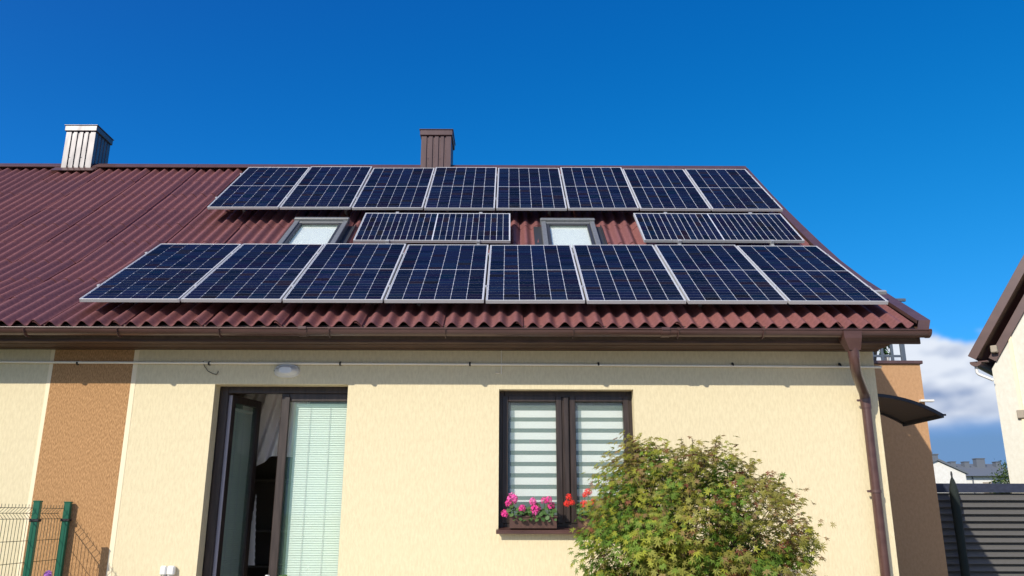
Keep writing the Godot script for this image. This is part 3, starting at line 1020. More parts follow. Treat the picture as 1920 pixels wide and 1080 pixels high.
func oval(st: SurfaceTool, rx: float, ry: float, z0: float, z1: float, shrink: float) -> void:
	var seg := 28
	for i in seg:
		var a := TAU * i / seg
		var b := TAU * (i + 1) / seg
		var pa := Vector3(signf(cos(a)) * pow(absf(cos(a)), 0.7) * rx, signf(sin(a)) * pow(absf(sin(a)), 0.8) * ry, 0)
		var pb := Vector3(signf(cos(b)) * pow(absf(cos(b)), 0.7) * rx, signf(sin(b)) * pow(absf(sin(b)), 0.8) * ry, 0)
		var na := Vector3(cos(a) / rx, sin(a) / ry, 0).normalized()
		var nb := Vector3(cos(b) / rx, sin(b) / ry, 0).normalized()
		var Z0 := Vector3(0, 0, z0)
		var steps := 4
		for k in steps:
			var t0 := float(k) / steps
			var t1 := float(k + 1) / steps
			var s0 := lerpf(1.0, shrink, t0 * t0)
			var s1 := lerpf(1.0, shrink, t1 * t1)
			var n0 := lerpf(0.1, 1.6, t0) * (1.0 - shrink) + 0.05
			var n1 := lerpf(0.1, 1.6, t1) * (1.0 - shrink) + 0.05
			squad(st, [pa * s0 + Vector3(0, 0, lerpf(z0, z1, t0)), pb * s0 + Vector3(0, 0, lerpf(z0, z1, t0)), pb * s1 + Vector3(0, 0, lerpf(z0, z1, t1)), pa * s1 + Vector3(0, 0, lerpf(z0, z1, t1))],
				[(na + Vector3.BACK * n0).normalized(), (nb + Vector3.BACK * n0).normalized(), (nb + Vector3.BACK * n1).normalized(), (na + Vector3.BACK * n1).normalized()])
		tri(st, pa * shrink + Vector3(0, 0, z1), pb * shrink + Vector3(0, 0, z1), Vector3(0, 0, z1 + (1.0 - shrink) * 0.012), Vector3.BACK, Vector3.BACK, Vector3.BACK)

# a geranium head: many small cupped petals on a ball
func flower_head(c: Vector3, r: float, n: int, lobes: float) -> ArrayMesh:
	var st := mb()
	for i in n:
		var y := 1.0 - 1.75 * (i + 0.5) / n
		var a := i * 2.39996 + rng.randf_range(-0.3, 0.3)
		var q := sqrt(maxf(0.0, 1.0 - y * y))
		var d := Vector3(cos(a) * q, y, sin(a) * q).normalized()
		var p := c + d * r * rng.randf_range(0.72, 1.05)
		var x := d.cross(Vector3(0.3, 1, 0.2)).normalized()
		var z := d.cross(x)
		x = x.rotated(d, rng.randf() * TAU)
		z = d.cross(x)
		for k in 4:
			var a0 := TAU * k / 4.0
			var dir := x * cos(a0) + z * sin(a0)
			var sd := d.cross(dir)
			var s := r * lobes * rng.randf_range(0.85, 1.15)
			var tip := p + dir * s + d * s * 0.25
			var m1 := p + dir * s * 0.6 + sd * s * 0.38 + d * s * 0.12
			var m2 := p + dir * s * 0.6 - sd * s * 0.38 + d * s * 0.12
			var nn := (d - dir * 0.25).normalized()
			tri(st, p, m1, tip, nn, nn, nn)
			tri(st, p, tip, m2, nn, nn, nn)
	return st.commit()

func round_leaf(st: SurfaceTool, p: Vector3, n: Vector3, r: float) -> void:
	var x := n.cross(Vector3(0.2, 0.9, 0.4)).normalized().rotated(n, rng.randf() * TAU)
	var z := n.cross(x)
	for k in 7:
		var a := TAU * k / 7.0
		var b := TAU * (k + 1) / 7.0
		var mid := (a + b) * 0.5
		var pa := p + (x * cos(a) + z * sin(a)) * r * 0.85 + n * r * 0.12
		var pb := p + (x * cos(b) + z * sin(b)) * r * 0.85 + n * r * 0.12
		var pm := p + (x * cos(mid) + z * sin(mid)) * r * 1.05 + n * r * 0.2
		tri(st, p, pa, pm, n, n, n)
		tri(st, p, pm, pb, n, n, n)

func window_boxes() -> void:
	var spec := [
		{"x0": 0.010, "x1": 0.468, "lab": "brown window box with pink geraniums on the sill", "pl": "pink geranium in the left brown window box", "m": "petal_pink", "heads": [[0.045, 1.80, 0.052], [-0.028, 1.665, 0.036], [0.135, 1.712, 0.033], [0.262, 1.715, 0.046], [0.235, 1.775, 0.034], [0.345, 1.785, 0.033], [0.385, 1.790, 0.032], [0.412, 1.735, 0.036], [0.010, 1.755, 0.032], [0.255, 1.675, 0.028]]},
		{"x0": 0.655, "x1": 1.113, "lab": "brown window box with red geraniums, half hidden by the maple", "pl": "red geranium in the right window box beside the maple", "m": "petal_red", "heads": [[0.575, 1.815, 0.030], [0.558, 1.755, 0.030], [0.603, 1.765, 0.026], [0.760, 1.862, 0.034], [0.728, 1.835, 0.026], [0.722, 1.752, 0.036], [0.80, 1.77, 0.03], [0.95, 1.80, 0.035]]},
	]
	for s in spec:
		var zc := 0.02
		var cx: float = (s.x0 + s.x1) * 0.5
		var hw: float = (s.x1 - s.x0) * 0.5
		var t := thing("window_box", s.lab, "flower box", Vector3(cx, 1.533, zc), "flower boxes on the window sill")
		var b := mb()
		# tapered trough with a rim
		var prof := [Vector2(-0.055, 0.0), Vector2(0.055, 0.0), Vector2(0.072, 0.105), Vector2(-0.072, 0.105)]
		sweep_x(b, prof, -hw + 0.008, hw - 0.008)
		span(b, Vector3(-hw, 0.098, -0.078), Vector3(hw, 0.112, 0.078), 0.003)
		obj("trough", b, M.terracotta_plastic, t)
		var so := mb()
		span(so, Vector3(-hw + 0.012, 0.1115, -0.066), Vector3(hw - 0.012, 0.116, 0.066))
		obj("soil", so, M.bark, t)
		var g := thing("geranium", s.pl, "geranium", Vector3(cx, 1.648, zc), "geraniums on the window sill")
		var stems := mb()
		var leaves := mb()
		for h in s.heads:
			var top := Vector3(h[0] - cx, h[1] - 1.648, 0.07 + rng.randf_range(-0.02, 0.03))
			var root := Vector3(clampf(top.x, -hw + 0.05, hw - 0.05), 0.0, rng.randf_range(-0.03, 0.03))
			tube(stems, [root, root.lerp(top, 0.5) + Vector3(0, 0.015, 0.01), top], 0.003, -1, 5, false)
			var fh := put("flower_head", flower_head(top, h[2], 26, 0.42), M[s.m if rng.randf() < 0.85 or s.m == "petal_red" else "petal_pink_light"], g)
		for i in 130:
			var p := Vector3(rng.randf_range(-hw, hw), rng.randf_range(0.0, 0.13) * rng.randf_range(0.4, 1.0), rng.randf_range(-0.06, 0.10))
			if i % 5 == 0:
				p = Vector3(rng.randf_range(-hw, hw), rng.randf_range(-0.05, 0.03), 0.095)
			round_leaf(leaves, p, Vector3(rng.randf_range(-0.5, 0.5), rng.randf_range(0.3, 1.0), rng.randf_range(0.1, 1.0)).normalized(), rng.randf_range(0.013, 0.027))
		obj("stems", stems, M.geranium_green, g)
		var lv := obj("leaves", leaves, M.geranium_green, g)
		lv.set_meta("kind", "stuff")

# ------------------------------------------------------------------ maple bush
func leaf_shape(lobes: int, spread: float, slim: float) -> ArrayMesh:
	# palmate leaf with slender pointed lobes, stalk at the origin, in the x-z plane, tip along -z
	var st := mb()
	st.set_color(Color.WHITE)
	var angs := []
	for i in lobes:
		angs.append(lerpf(-spread, spread, float(i) / (lobes - 1)))
	for i in lobes:
		var a: float = angs[i]
		var L := 1.0 - 0.42 * pow(absf(a) / spread, 1.4)
		var dir := Vector3(sin(a), 0, -cos(a))
		var sd := Vector3(cos(a), 0, sin(a))
		var droop := Vector3(0, -0.16 * L, 0)
		var b := dir * L * 0.42
		var tip := dir * L + droop
		var n := Vector3.UP
		var n1 := (Vector3.UP + sd * 0.35).normalized()
		var n2 := (Vector3.UP - sd * 0.35).normalized()
		tri(st, Vector3.ZERO, b + sd * slim + Vector3(0, 0.04, 0), tip, n1, n1, n1)
		tri(st, Vector3.ZERO, tip, b - sd * slim + Vector3(0, 0.04, 0), n2, n2, n2)
	return st.commit()

func make_maple() -> void:
	var base := Vector3(1.43, 0.0, 1.42)
	var t := thing("maple_bush", "round green Japanese maple with reddish leaf tips before the window", "maple", base)
	var stems := mb()
	var fork := []
	for i in 7:
		var a := TAU * i / 7.0 + 0.3
		var q := Vector3(cos(a) * rng.randf_range(0.12, 0.34), rng.randf_range(1.15, 1.5), sin(a) * rng.randf_range(0.1, 0.28))
		var mid := Vector3(q.x * 0.45, 0.62, q.z * 0.45) + Vector3(rng.randf_range(-0.04, 0.04), 0, rng.randf_range(-0.04, 0.04))
		tube(stems, [Vector3(q.x * 0.2, 0.0, q.z * 0.2), mid, q, q * 1.25 + Vector3(0, 0.1, 0)], 0.026, 0.010, 7)
		fork.append([mid, q])
	obj("trunk", stems, M.bark, t)
	var twigs := mb()
	var shapes := [leaf_shape(7, 2.1, 0.115), leaf_shape(5, 1.75, 0.14), leaf_shape(7, 2.2, 0.09)]
	var xforms := []
	var C := Vector3(0.0, 1.375, 0.0)
	var R := Vector3(0.86, 0.865, 0.76)
	var bumps := FastNoiseLite.new()
	bumps.seed = 77
	bumps.frequency = 1.5
	var gaps := FastNoiseLite.new()
	gaps.seed = 12
	gaps.frequency = 1.7
	var tint := FastNoiseLite.new()
	tint.seed = 31
	tint.frequency = 1.6
	var made := 0
	var tries := 0
	while made < 740 and tries < 9000:
		tries += 1
		var d := Vector3(rng.randfn(), rng.randfn() , rng.randfn()).normalized()
		if d.y < -0.75:
			continue
		var shell := pow(rng.randf(), 0.42)
		var rr := (0.30 + 0.70 * shell) * (0.93 + 0.24 * bumps.get_noise_3dv(d * 1.6) + 0.12 * bumps.get_noise_3dv(d * 4.2))
		var sq := 1.0 / pow(pow(absf(d.x), 2.6) + pow(absf(d.y), 2.6) + pow(absf(d.z), 2.6), 1.0 / 2.6)
		var p := C + d * R * rr * lerpf(1.0, sq, 0.85 if d.x > 0.0 else 0.7)
		if p.y < 0.25:
			continue
		if gaps.get_noise_3dv(p * 1.35) < -0.15 - (0.07 if p.x < 0.0 else 0.0):
			continue
		# thinner on the right side
		if p.x > 0.30 and rng.randf() < 0.26:
			continue
		made += 1
		var f: Array = fork[rng.randi() % fork.size()]
		for cand in fork:
			if cand[1].distance_to(p) < f[1].distance_to(p):
				f = cand
		var from: Vector3 = f[0].lerp(f[1], rng.randf_range(0.4, 1.0))
		var outw := (p - Vector3(0, 0.9, 0)).normalized()
		if made % 2 == 0:
			tube(twigs, [from, from.lerp(p, 0.55) + Vector3(0, 0.05, 0), p], 0.006, 0.002, 4, false)
		# a spray of leaves near the twig end, in drooping layers
		var count := rng.randi_range(17, 27)
		for i in count:
			var off := Vector3(rng.randfn() * 0.066, rng.randfn() * 0.037, rng.randfn() * 0.066)
			var q := p + off + outw * 0.02
			var face := (Vector3(-0.32, 0.62, 0.55) + outw * 0.6 + Vector3(rng.randfn(), rng.randfn(), rng.randfn()) * 0.42).normalized()
			var tip := (outw + off * 5.0 + Vector3(0, -0.55, 0.0) + Vector3(rng.randfn(), rng.randfn() * 0.5, rng.randfn()) * 0.5)
			tip = (tip - face * tip.dot(face)).normalized()
			var s := rng.randf_range(0.029, 0.047) * (1.18 if q.y < 1.55 else 1.0)
			var b := Basis(face.cross(-tip).normalized() * s, face * s, -tip * s)
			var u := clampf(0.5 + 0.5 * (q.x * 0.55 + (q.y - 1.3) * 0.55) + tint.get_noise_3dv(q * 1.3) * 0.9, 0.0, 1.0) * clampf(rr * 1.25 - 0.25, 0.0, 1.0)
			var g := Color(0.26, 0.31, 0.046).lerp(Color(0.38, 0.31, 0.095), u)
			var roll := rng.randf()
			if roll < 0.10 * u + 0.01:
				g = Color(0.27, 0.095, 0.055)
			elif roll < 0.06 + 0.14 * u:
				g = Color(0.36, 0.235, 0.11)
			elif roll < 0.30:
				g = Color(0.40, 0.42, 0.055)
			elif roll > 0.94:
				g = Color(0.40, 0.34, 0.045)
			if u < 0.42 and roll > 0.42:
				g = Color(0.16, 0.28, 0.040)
			var k := rng.randf_range(0.8, 1.15)
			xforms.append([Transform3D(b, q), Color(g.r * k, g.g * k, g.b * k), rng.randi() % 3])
	for k in 30:
		var az := rng.randf() * TAU
		var el := rng.randf_range(0.15, 1.35)
		var d := Vector3(cos(az) * cos(el), sin(el), sin(az) * cos(el))
		if d.z < -0.4:
			continue
		var a := C + d * R * 0.86
		var b := C + d * R * rng.randf_range(0.98, 1.08) + Vector3(0, 0.02, 0)
		tube(twigs, [a, a.lerp(b, 0.6) + Vector3(0, 0.02, 0), b], 0.0035, 0.0015, 4, false)
		for i in 9:
			var q := a.lerp(b, 0.25 + 0.75 * i / 8.0) + Vector3(rng.randfn(), rng.randfn(), rng.randfn()) * 0.014
			var face := (Vector3(-0.1, 0.8, 0.35) + Vector3(rng.randfn(), rng.randfn(), rng.randfn()) * 0.4).normalized()
			var tip := d + Vector3(rng.randfn(), -0.8, rng.randfn()) * 0.8
			tip = (tip - face * tip.dot(face)).normalized()
			var s := rng.randf_range(0.026, 0.042)
			var g := Color(0.30, 0.27, 0.07) if rng.randf() < 0.6 else Color(0.34, 0.20, 0.10)
			xforms.append([Transform3D(Basis(face.cross(-tip).normalized() * s, face * s, -tip * s), q), g, rng.randi() % 3])
	obj("twigs", twigs, M.bark, t)
	# the 300 leaves nearest the camera are pieces of their own; the rest is one mass
	var order := []
	var eye := Vector3(0, 1.65, 8) - base
	for i in xforms.size():
		var q: Vector3 = xforms[i][0].origin
		if q.y > 1.05:
			order.append([q.distance_to(eye) - 0.04 * xforms[i][0].basis.x.length() * 100.0, i])
	order.sort_custom(func(a, b): return a[0] < b[0])
	var single := {}
	var tones := {}
	for i in mini(300, order.size()):
		var e: Array = xforms[order[i][1]]
		single[order[i][1]] = true
		var col: Color = e[1]
		var key := "%d_%d_%d" % [int(col.r * 16), int(col.g * 16), int(col.b * 16)]
		if not tones.has(key):
			var m: StandardMaterial3D = M.leaf_any.duplicate()
			m.vertex_color_use_as_albedo = false
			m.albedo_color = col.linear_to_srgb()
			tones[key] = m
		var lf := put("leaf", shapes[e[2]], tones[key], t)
		lf.transform = e[0]
	for sh in 3:
		var mine := []
		for i in xforms.size():
			if xforms[i][2] == sh and not single.has(i):
				mine.append(xforms[i])
		var mm := MultiMesh.new()
		mm.transform_format = MultiMesh.TRANSFORM_3D
		mm.use_colors = true
		mm.mesh = shapes[sh]
		mm.instance_count = mine.size()
		for i in mine.size():
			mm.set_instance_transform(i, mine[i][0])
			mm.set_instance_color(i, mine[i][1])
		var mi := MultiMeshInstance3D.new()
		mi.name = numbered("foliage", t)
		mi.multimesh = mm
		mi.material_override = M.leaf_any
		mi.set_meta("kind", "stuff")
		t.add_child(mi, true)

# ------------------------------------------------------------------ green mesh fence
func mesh_fence() -> void:
	var X := -4.14
	var t := thing("mesh_fence", "green welded mesh fence with two posts meeting the brown wall stripe", "fence", Vector3(X, 0, 0.0))
	for z in [0.05, 0.565, 3.07]:
		var p := mb()
		span(p, Vector3(-0.03, 0, z - 0.02), Vector3(0.03, 1.76, z + 0.02), 0.004)
		var post := obj("post", p, M.fence_green, t)
		var c := mb()
		span(c, Vector3(-0.034, 1.755, z - 0.024), Vector3(0.034, 1.768, z + 0.024), 0.004)
		obj("post_cap", c, M.fence_green, post)
		for y in [1.60, 0.9]:
			var k := mb()
			span(k, Vector3(-0.042, y - 0.012, z - 0.028), Vector3(0.042, y + 0.012, z + 0.028), 0.004)
			box(k, Vector3(0.045, y, z), Vector3(0.014, 0.012, 0.012), 0.003)
			obj("clamp", k, M.black_plastic, post)
	var prof := [[1.735, 0.0], [1.705, 0.0], [1.660, -0.045], [1.612, 0.0], [1.43, 0.0]]
	var up := mb()
	var pts := []
	for q in prof:
		pts.append(Vector3(q[1] - 0.034, q[0], 0))
	tube(up, pts, 0.0024, -1, 5)
	tube(up, [Vector3(-0.034, 1.43, 0), Vector3(-0.034, 0.72, 0), Vector3(-0.079, 0.67, 0), Vector3(-0.034, 0.62, 0), Vector3(-0.034, 0.05, 0)], 0.0024, -1, 5)
	var wire := up.commit()
	for i in 60:
		var z := 0.085 + 0.05 * i
		if absf(z - 0.565) < 0.02:
			continue
		var o := put("upright_wire", wire, M.wire_green, t)
		o.position.z = z
	for q in [[1.705, 0.0], [1.660, -0.045], [1.612, 0.0], [1.43, 0.0], [1.25, 0.0], [1.06, 0.0], [0.88, 0.0], [0.72, 0.0], [0.67, -0.045], [0.62, 0.0], [0.42, 0.0], [0.22, 0.0]]:
		var h := mb()
		tube(h, [Vector3(q[1] - 0.030, q[0], 0.05), Vector3(q[1] - 0.030, q[0], 3.05)], 0.0027, -1, 5)
		obj("level_wire", h, M.wire_green, t)

func flower_plant(called: String, label: String, at: Vector3, heads: Array, m: String) -> void:
	var t := thing(called, label, "flower", at)
	var st := mb()
	for h in heads:
		var p := Vector3(h[0], h[1], h[2])
		tube(st, [Vector3(h[0] * 0.2, 0, h[2] * 0.2), p * 0.6 + Vector3(0, 0.02, 0), p], 0.003, -1, 5)
		var fh := put("blossom", flower_head(p, h[3], 12, 0.9), M[m if rng.randf() < 0.6 else "petal_purple"], t)
	for i in 24:
		var hh: Array = heads[i % heads.size()]
		round_leaf(st, Vector3(hh[0], hh[1], hh[2]) * rng.randf_range(0.15, 0.75) + Vector3(rng.randfn(), rng.randfn(), rng.randfn()) * 0.03, Vector3(rng.randfn() * 0.4, 1, 0.5).normalized(), 0.022)
	obj("stems", st, M.geranium_green, t)

# ------------------------------------------------------------------ right-hand side
func make_annex() -> void:
	var zf := -2.75
	var xr := 5.52
	var t := thing("side_annex", "orange rendered side annex with roof terrace behind the house corner", "annex", Vector3(4.4, 0, zf))
	var w := mb()
	span(w, Vector3(-0.745, 0, -4.5), Vector3(xr - 4.4, 3.61, 0))
	obj("wall", w, M.orange_render, t)
	var c := mb()
	span(c, Vector3(-0.745, 3.612, -4.5), Vector3(xr - 4.4 + 0.03, 3.655, 0.03), 0.004)
	obj("coping", c, M.brown_metal, t)
	var r := mb()
	span(r, Vector3(-0.74, 4.50, -0.10), Vector3(xr - 4.4 - 0.04, 4.54, -0.06), 0.004)
	var rail := obj("hand_rail", r, M.rail_blue, t)
	var r2 := mb()
	span(r2, Vector3(-0.74, 3.72, -0.09), Vector3(xr - 4.4 - 0.16, 3.75, -0.07), 0.003)
	obj("bottom_rail", r2, M.rail_blue, t)
	var i := 0
	var x := -0.70
	while x < xr - 4.4 - 0.12:
		var b := mb()
		span(b, Vector3(x, 3.655, -0.095), Vector3(x + 0.035, 4.50, -0.065), 0.003)
		obj("baluster", b, M.rail_blue, t)
		x += 0.135
	var b2 := mb()
	span(b2, Vector3(xr - 4.4 - 0.19, 3.655, -0.11), Vector3(xr - 4.4 - 0.14, 4.50, -0.06), 0.003)
	obj("corner_post", b2, M.rail_blue, t)
	var br := mb()
	span(br, Vector3(xr - 4.4 - 0.08, 3.10, 0.0), Vector3(xr - 4.4 + 0.10, 3.13, 0.06), 0.004)
	obj("white_bracket", br, M.white_plastic, t)
	# two pots on the terrace
	var pots := [[4.98, 3.66, "dark_grey_metal", "dark flower pot standing behind terrace railing"], [5.20, 3.66, "white_plastic", "small white pot on the terrace beside dark pot"]]
	for k in 2:
		var q: Array = pots[k]
		var p := thing("flower_pot", q[3], "flower pot", Vector3(q[0], q[1], zf - 0.28), "pots on the terrace")
		var pm := mb()
		var s := 1.0 if k == 0 else 0.5
		lathe(pm, [Vector2(0.0, 0.0), Vector2(0.075, 0.0), Vector2(0.115, 0.20), Vector2(0.125, 0.20), Vector2(0.125, 0.23), Vector2(0.10, 0.23), Vector2(0.09, 0.18), Vector2(0, 0.18)].map(func(e): return e * s), Vector3.ZERO, 18)
		obj("pot", pm, M[q[2]], p)
		var pl := thing("pot_plant", "dark leafy plant growing in the %s terrace pot" % ["dark", "small white"][k], "plant", Vector3(q[0], q[1] + 0.19 * s, zf - 0.28), "plants on the terrace")
		var lv := mb()
		for n in 40:
			var a := rng.randf() * TAU
			var rr := rng.randf_range(0.02, 0.16) * s
			var top := Vector3(cos(a) * rr, rng.randf_range(0.05, 0.32) * s, sin(a) * rr)
			if n < 8:
				tube(lv, [Vector3.ZERO, top], 0.004, -1, 4)
			round_leaf(lv, top, Vector3(cos(a), 0.8, sin(a)).normalized(), 0.03 * s + 0.008)
		obj("leaves", lv, M.geranium_green, pl)
	# arched door canopy on the side wall of the house
	var cn := thing("door_canopy", "dark arched door canopy sticking out from house side wall", "canopy", Vector3(3.65, 2.9, -0.6))
	var arc := []
	for n in 13:
		var u := n / 12.0
		arc.append(Vector2(0.93 * u, -0.222 * pow(u, 2.6)))
	var sheet := mb()
	var poly := []
	for a in arc:
		poly.append(a)
	for n in range(12, -1, -1):
		poly.append(arc[n] + Vector2(0, -0.008))
	sweep(sheet, poly, Transform3D(Basis.IDENTITY, Vector3(0, 0, -0.83)), 0.83, true)
	obj("canopy_sheet", sheet, M.canopy_sheet, cn)
	for z in [0.0, -0.83]:
		var e := mb()
		for n in 12:
			bar(e, Vector3(arc[n].x, arc[n].y - 0.008, z), Vector3(arc[n + 1].x, arc[n + 1].y - 0.008, z), 0.03, 0.034, 0.0)
		obj("side_arch", e, M.canopy_frame, cn)
	var f := mb()
	span(f, Vector3(0.905, -0.255, -0.85), Vector3(0.94, -0.215, 0.02), 0.005)
	box(f, Vector3(0.945, -0.225, 0.022), Vector3(0.03, 0.02, 0.012), 0.003)
	obj("front_bar", f, M.canopy_frame, cn)

func slat_fence() -> void:
	var z := -3.3
	var t := thing("slat_fence", "dark grey louvred slat fence right of the orange annex", "fence", Vector3(5.3, 0, z))
	var top := mb()
	span(top, Vector3(0.0, 1.955, -0.045), Vector3(9.0, 2.075, 0.03), 0.004)
	obj("top_rail", top, M.slat_blue, t)
	for x in [0.02, 2.6, 5.2, 7.9]:
		var p := mb()
		span(p, Vector3(x, 0, -0.13), Vector3(x + 0.07, 1.955, -0.06), 0.004)
		obj("post", p, M.slat_grey, t)
	var s := mb()
	box(s, Vector3(4.5, 0, 0), Vector3(9.0, 0.126, 0.012), 0.003, Basis(Vector3.RIGHT, deg_to_rad(-42.0)))
	var mesh := s.commit()
	for i in 22:
		var y := 1.902 - 0.0905 * i
		var o := put("slat", mesh, M.slat_grey, t)
		o.position = Vector3(0, y, 0)
		o.rotation.x = rng.randf_range(-0.02, 0.02)
	# folded garden parasol standing before it
	var pr := thing("garden_parasol", "folded dark green garden parasol standing against the slat fence", "parasol", Vector3(5.925, 0, -3.1))
	var c := mb()
	lathe(c, [Vector2(0.042, 0.62), Vector2(0.055, 0.7), Vector2(0.052, 1.3), Vector2(0.058, 1.75), Vector2(0.055, 1.98), Vector2(0.03, 2.10), Vector2(0.010, 2.15)], Vector3.ZERO, 12)
	obj("canopy", c, M.parasol_green, pr)
	var pole := mb()
	tube(pole, [Vector3(0, 0.03, 0), Vector3(0, 2.18, 0)], 0.012, -1, 8)
	tube(pole, [Vector3(0, 2.18, 0), Vector3(0, 2.225, 0)], 0.016, 0.008, 8)
	obj("pole", pole, M.dark_grey_metal, pr)
	var bs := mb()
	lathe(bs, [Vector2(0.0, 0.0), Vector2(0.2, 0.0), Vector2(0.2, 0.04), Vector2(0.04, 0.07), Vector2(0.0, 0.07)], Vector3.ZERO, 18)
	obj("base", bs, M.dark_grey_metal, pr)

func neighbour() -> void:
	# gable wall turned towards the garden; local x runs along the gable, local z out of it
	var t := thing("neighbour_house", "white gabled house with brown verge at right edge", "house", Vector3(8.114, 0, -6.0))
	t.rotation.y = deg_to_rad(-42.0)
	var e := Vector3(0.0, 4.31, 0.0)
	var d := Vector3(1, 1.495, 0).normalized()
	var n := Vector3(-d.y, d.x, 0)
	var w := mb()
	var xl := 0.28
	var wy := 4.09
	sweep(w, [Vector2(xl, 0), Vector2(xl, wy), Vector2(3.3, wy + 3.02 * 1.495), Vector2(6.32, wy), Vector2(6.32, 0)], Transform3D(Basis.IDENTITY, Vector3(0, 0, -8.0)), 7.98)
	obj("wall", w, M.white_render, t)
	var cs := mb()
	sweep(cs, [Vector2(0.60, 0), Vector2(0.60, 4.60), Vector2(0.645, 4.665), Vector2(0.645, 0)], Transform3D(Basis.IDENTITY, Vector3(0, 0, -0.02)), 0.024)
	obj("wall_seam", cs, M.pale_trim, t)
	var top := 6.0
	var b := mb()
	bar(b, e - n * 0.07 + Vector3(0, 0, 0.26), e - n * 0.07 + d * top + Vector3(0, 0, 0.26), 0.02, 0.14, 0.003, n)
	obj("barge_board", b, M.brown_metal, t)
	var r := mb()
	bar(r, e - n * 0.02 + Vector3(0, 0, -3.88) + d * 0.01, e - n * 0.02 + d * top + Vector3(0, 0, -3.88), 8.26, 0.05, 0.0, n)
	var d2 := Vector3(-d.x, d.y, 0)
	var n2 := Vector3(d.y, d.x, 0)
	var e2 := Vector3(6.6, 4.31, 0)
	bar(r, e2 - n2 * 0.02 + Vector3(0, 0, -3.88), e2 - n2 * 0.02 + d2 * top + Vector3(0, 0, -3.88), 8.26, 0.05, 0.0, n2)
	obj("roof", r, M.sheet1, t)
	var sf := mb()
	bar(sf, e - n * 0.13 + d * 0.05 + Vector3(0, 0, 0.125), e - n * 0.13 + d * top + Vector3(0, 0, 0.125), 0.25, 0.02, 0.0, n)
	obj("verge_soffit", sf, M.brown_wood, t)
	var tr := mb()
	bar(tr, e - n * 0.30 + d * 0.12 + Vector3(0, 0, 0.0), e - n * 0.30 + d * top + Vector3(0, 0, 0.0), 0.05, 0.13, 0.003, n)
	obj("wall_trim", tr, M.brown_metal, t)
	var br := mb()
	box(br, e + Vector3(0.38, 0.10, 0.06), Vector3(0.10, 0.12, 0.14), 0.01)
	obj("purlin_end", br, M.far_door, t)
	var g := mb()
	var pts := []
	for i in 11:
		var a := PI + PI * i / 10.0
		pts.append(Vector2(0.09 * cos(a), 0.07 * sin(a)))
	sweep(g, pts, Transform3D(Basis.IDENTITY, Vector3(0.09, 4.20, -7.8)), 8.0, true)
	span(g, Vector3(0.0, 4.19, 0.1), Vector3(0.28, 4.215, 0.2), 0.004)
	obj("gutter", g, M.brown_metal, t)
	var p := mb()
	tube(p, [Vector3(0.07, 4.13, 0.12), Vector3(0.075, 4.03, 0.12), Vector3(0.10, 4.0, 0.12), Vector3(0.30, 3.88, 0.10)], 0.024, -1, 8)
	obj("downpipe", p, M.white_plastic, t)
	var bx := mb()
	span(bx, Vector3(0.55, 3.22, -0.02), Vector3(0.66, 3.36, 0.04), 0.01)
	obj("vent_box", bx, M.far_door, t)

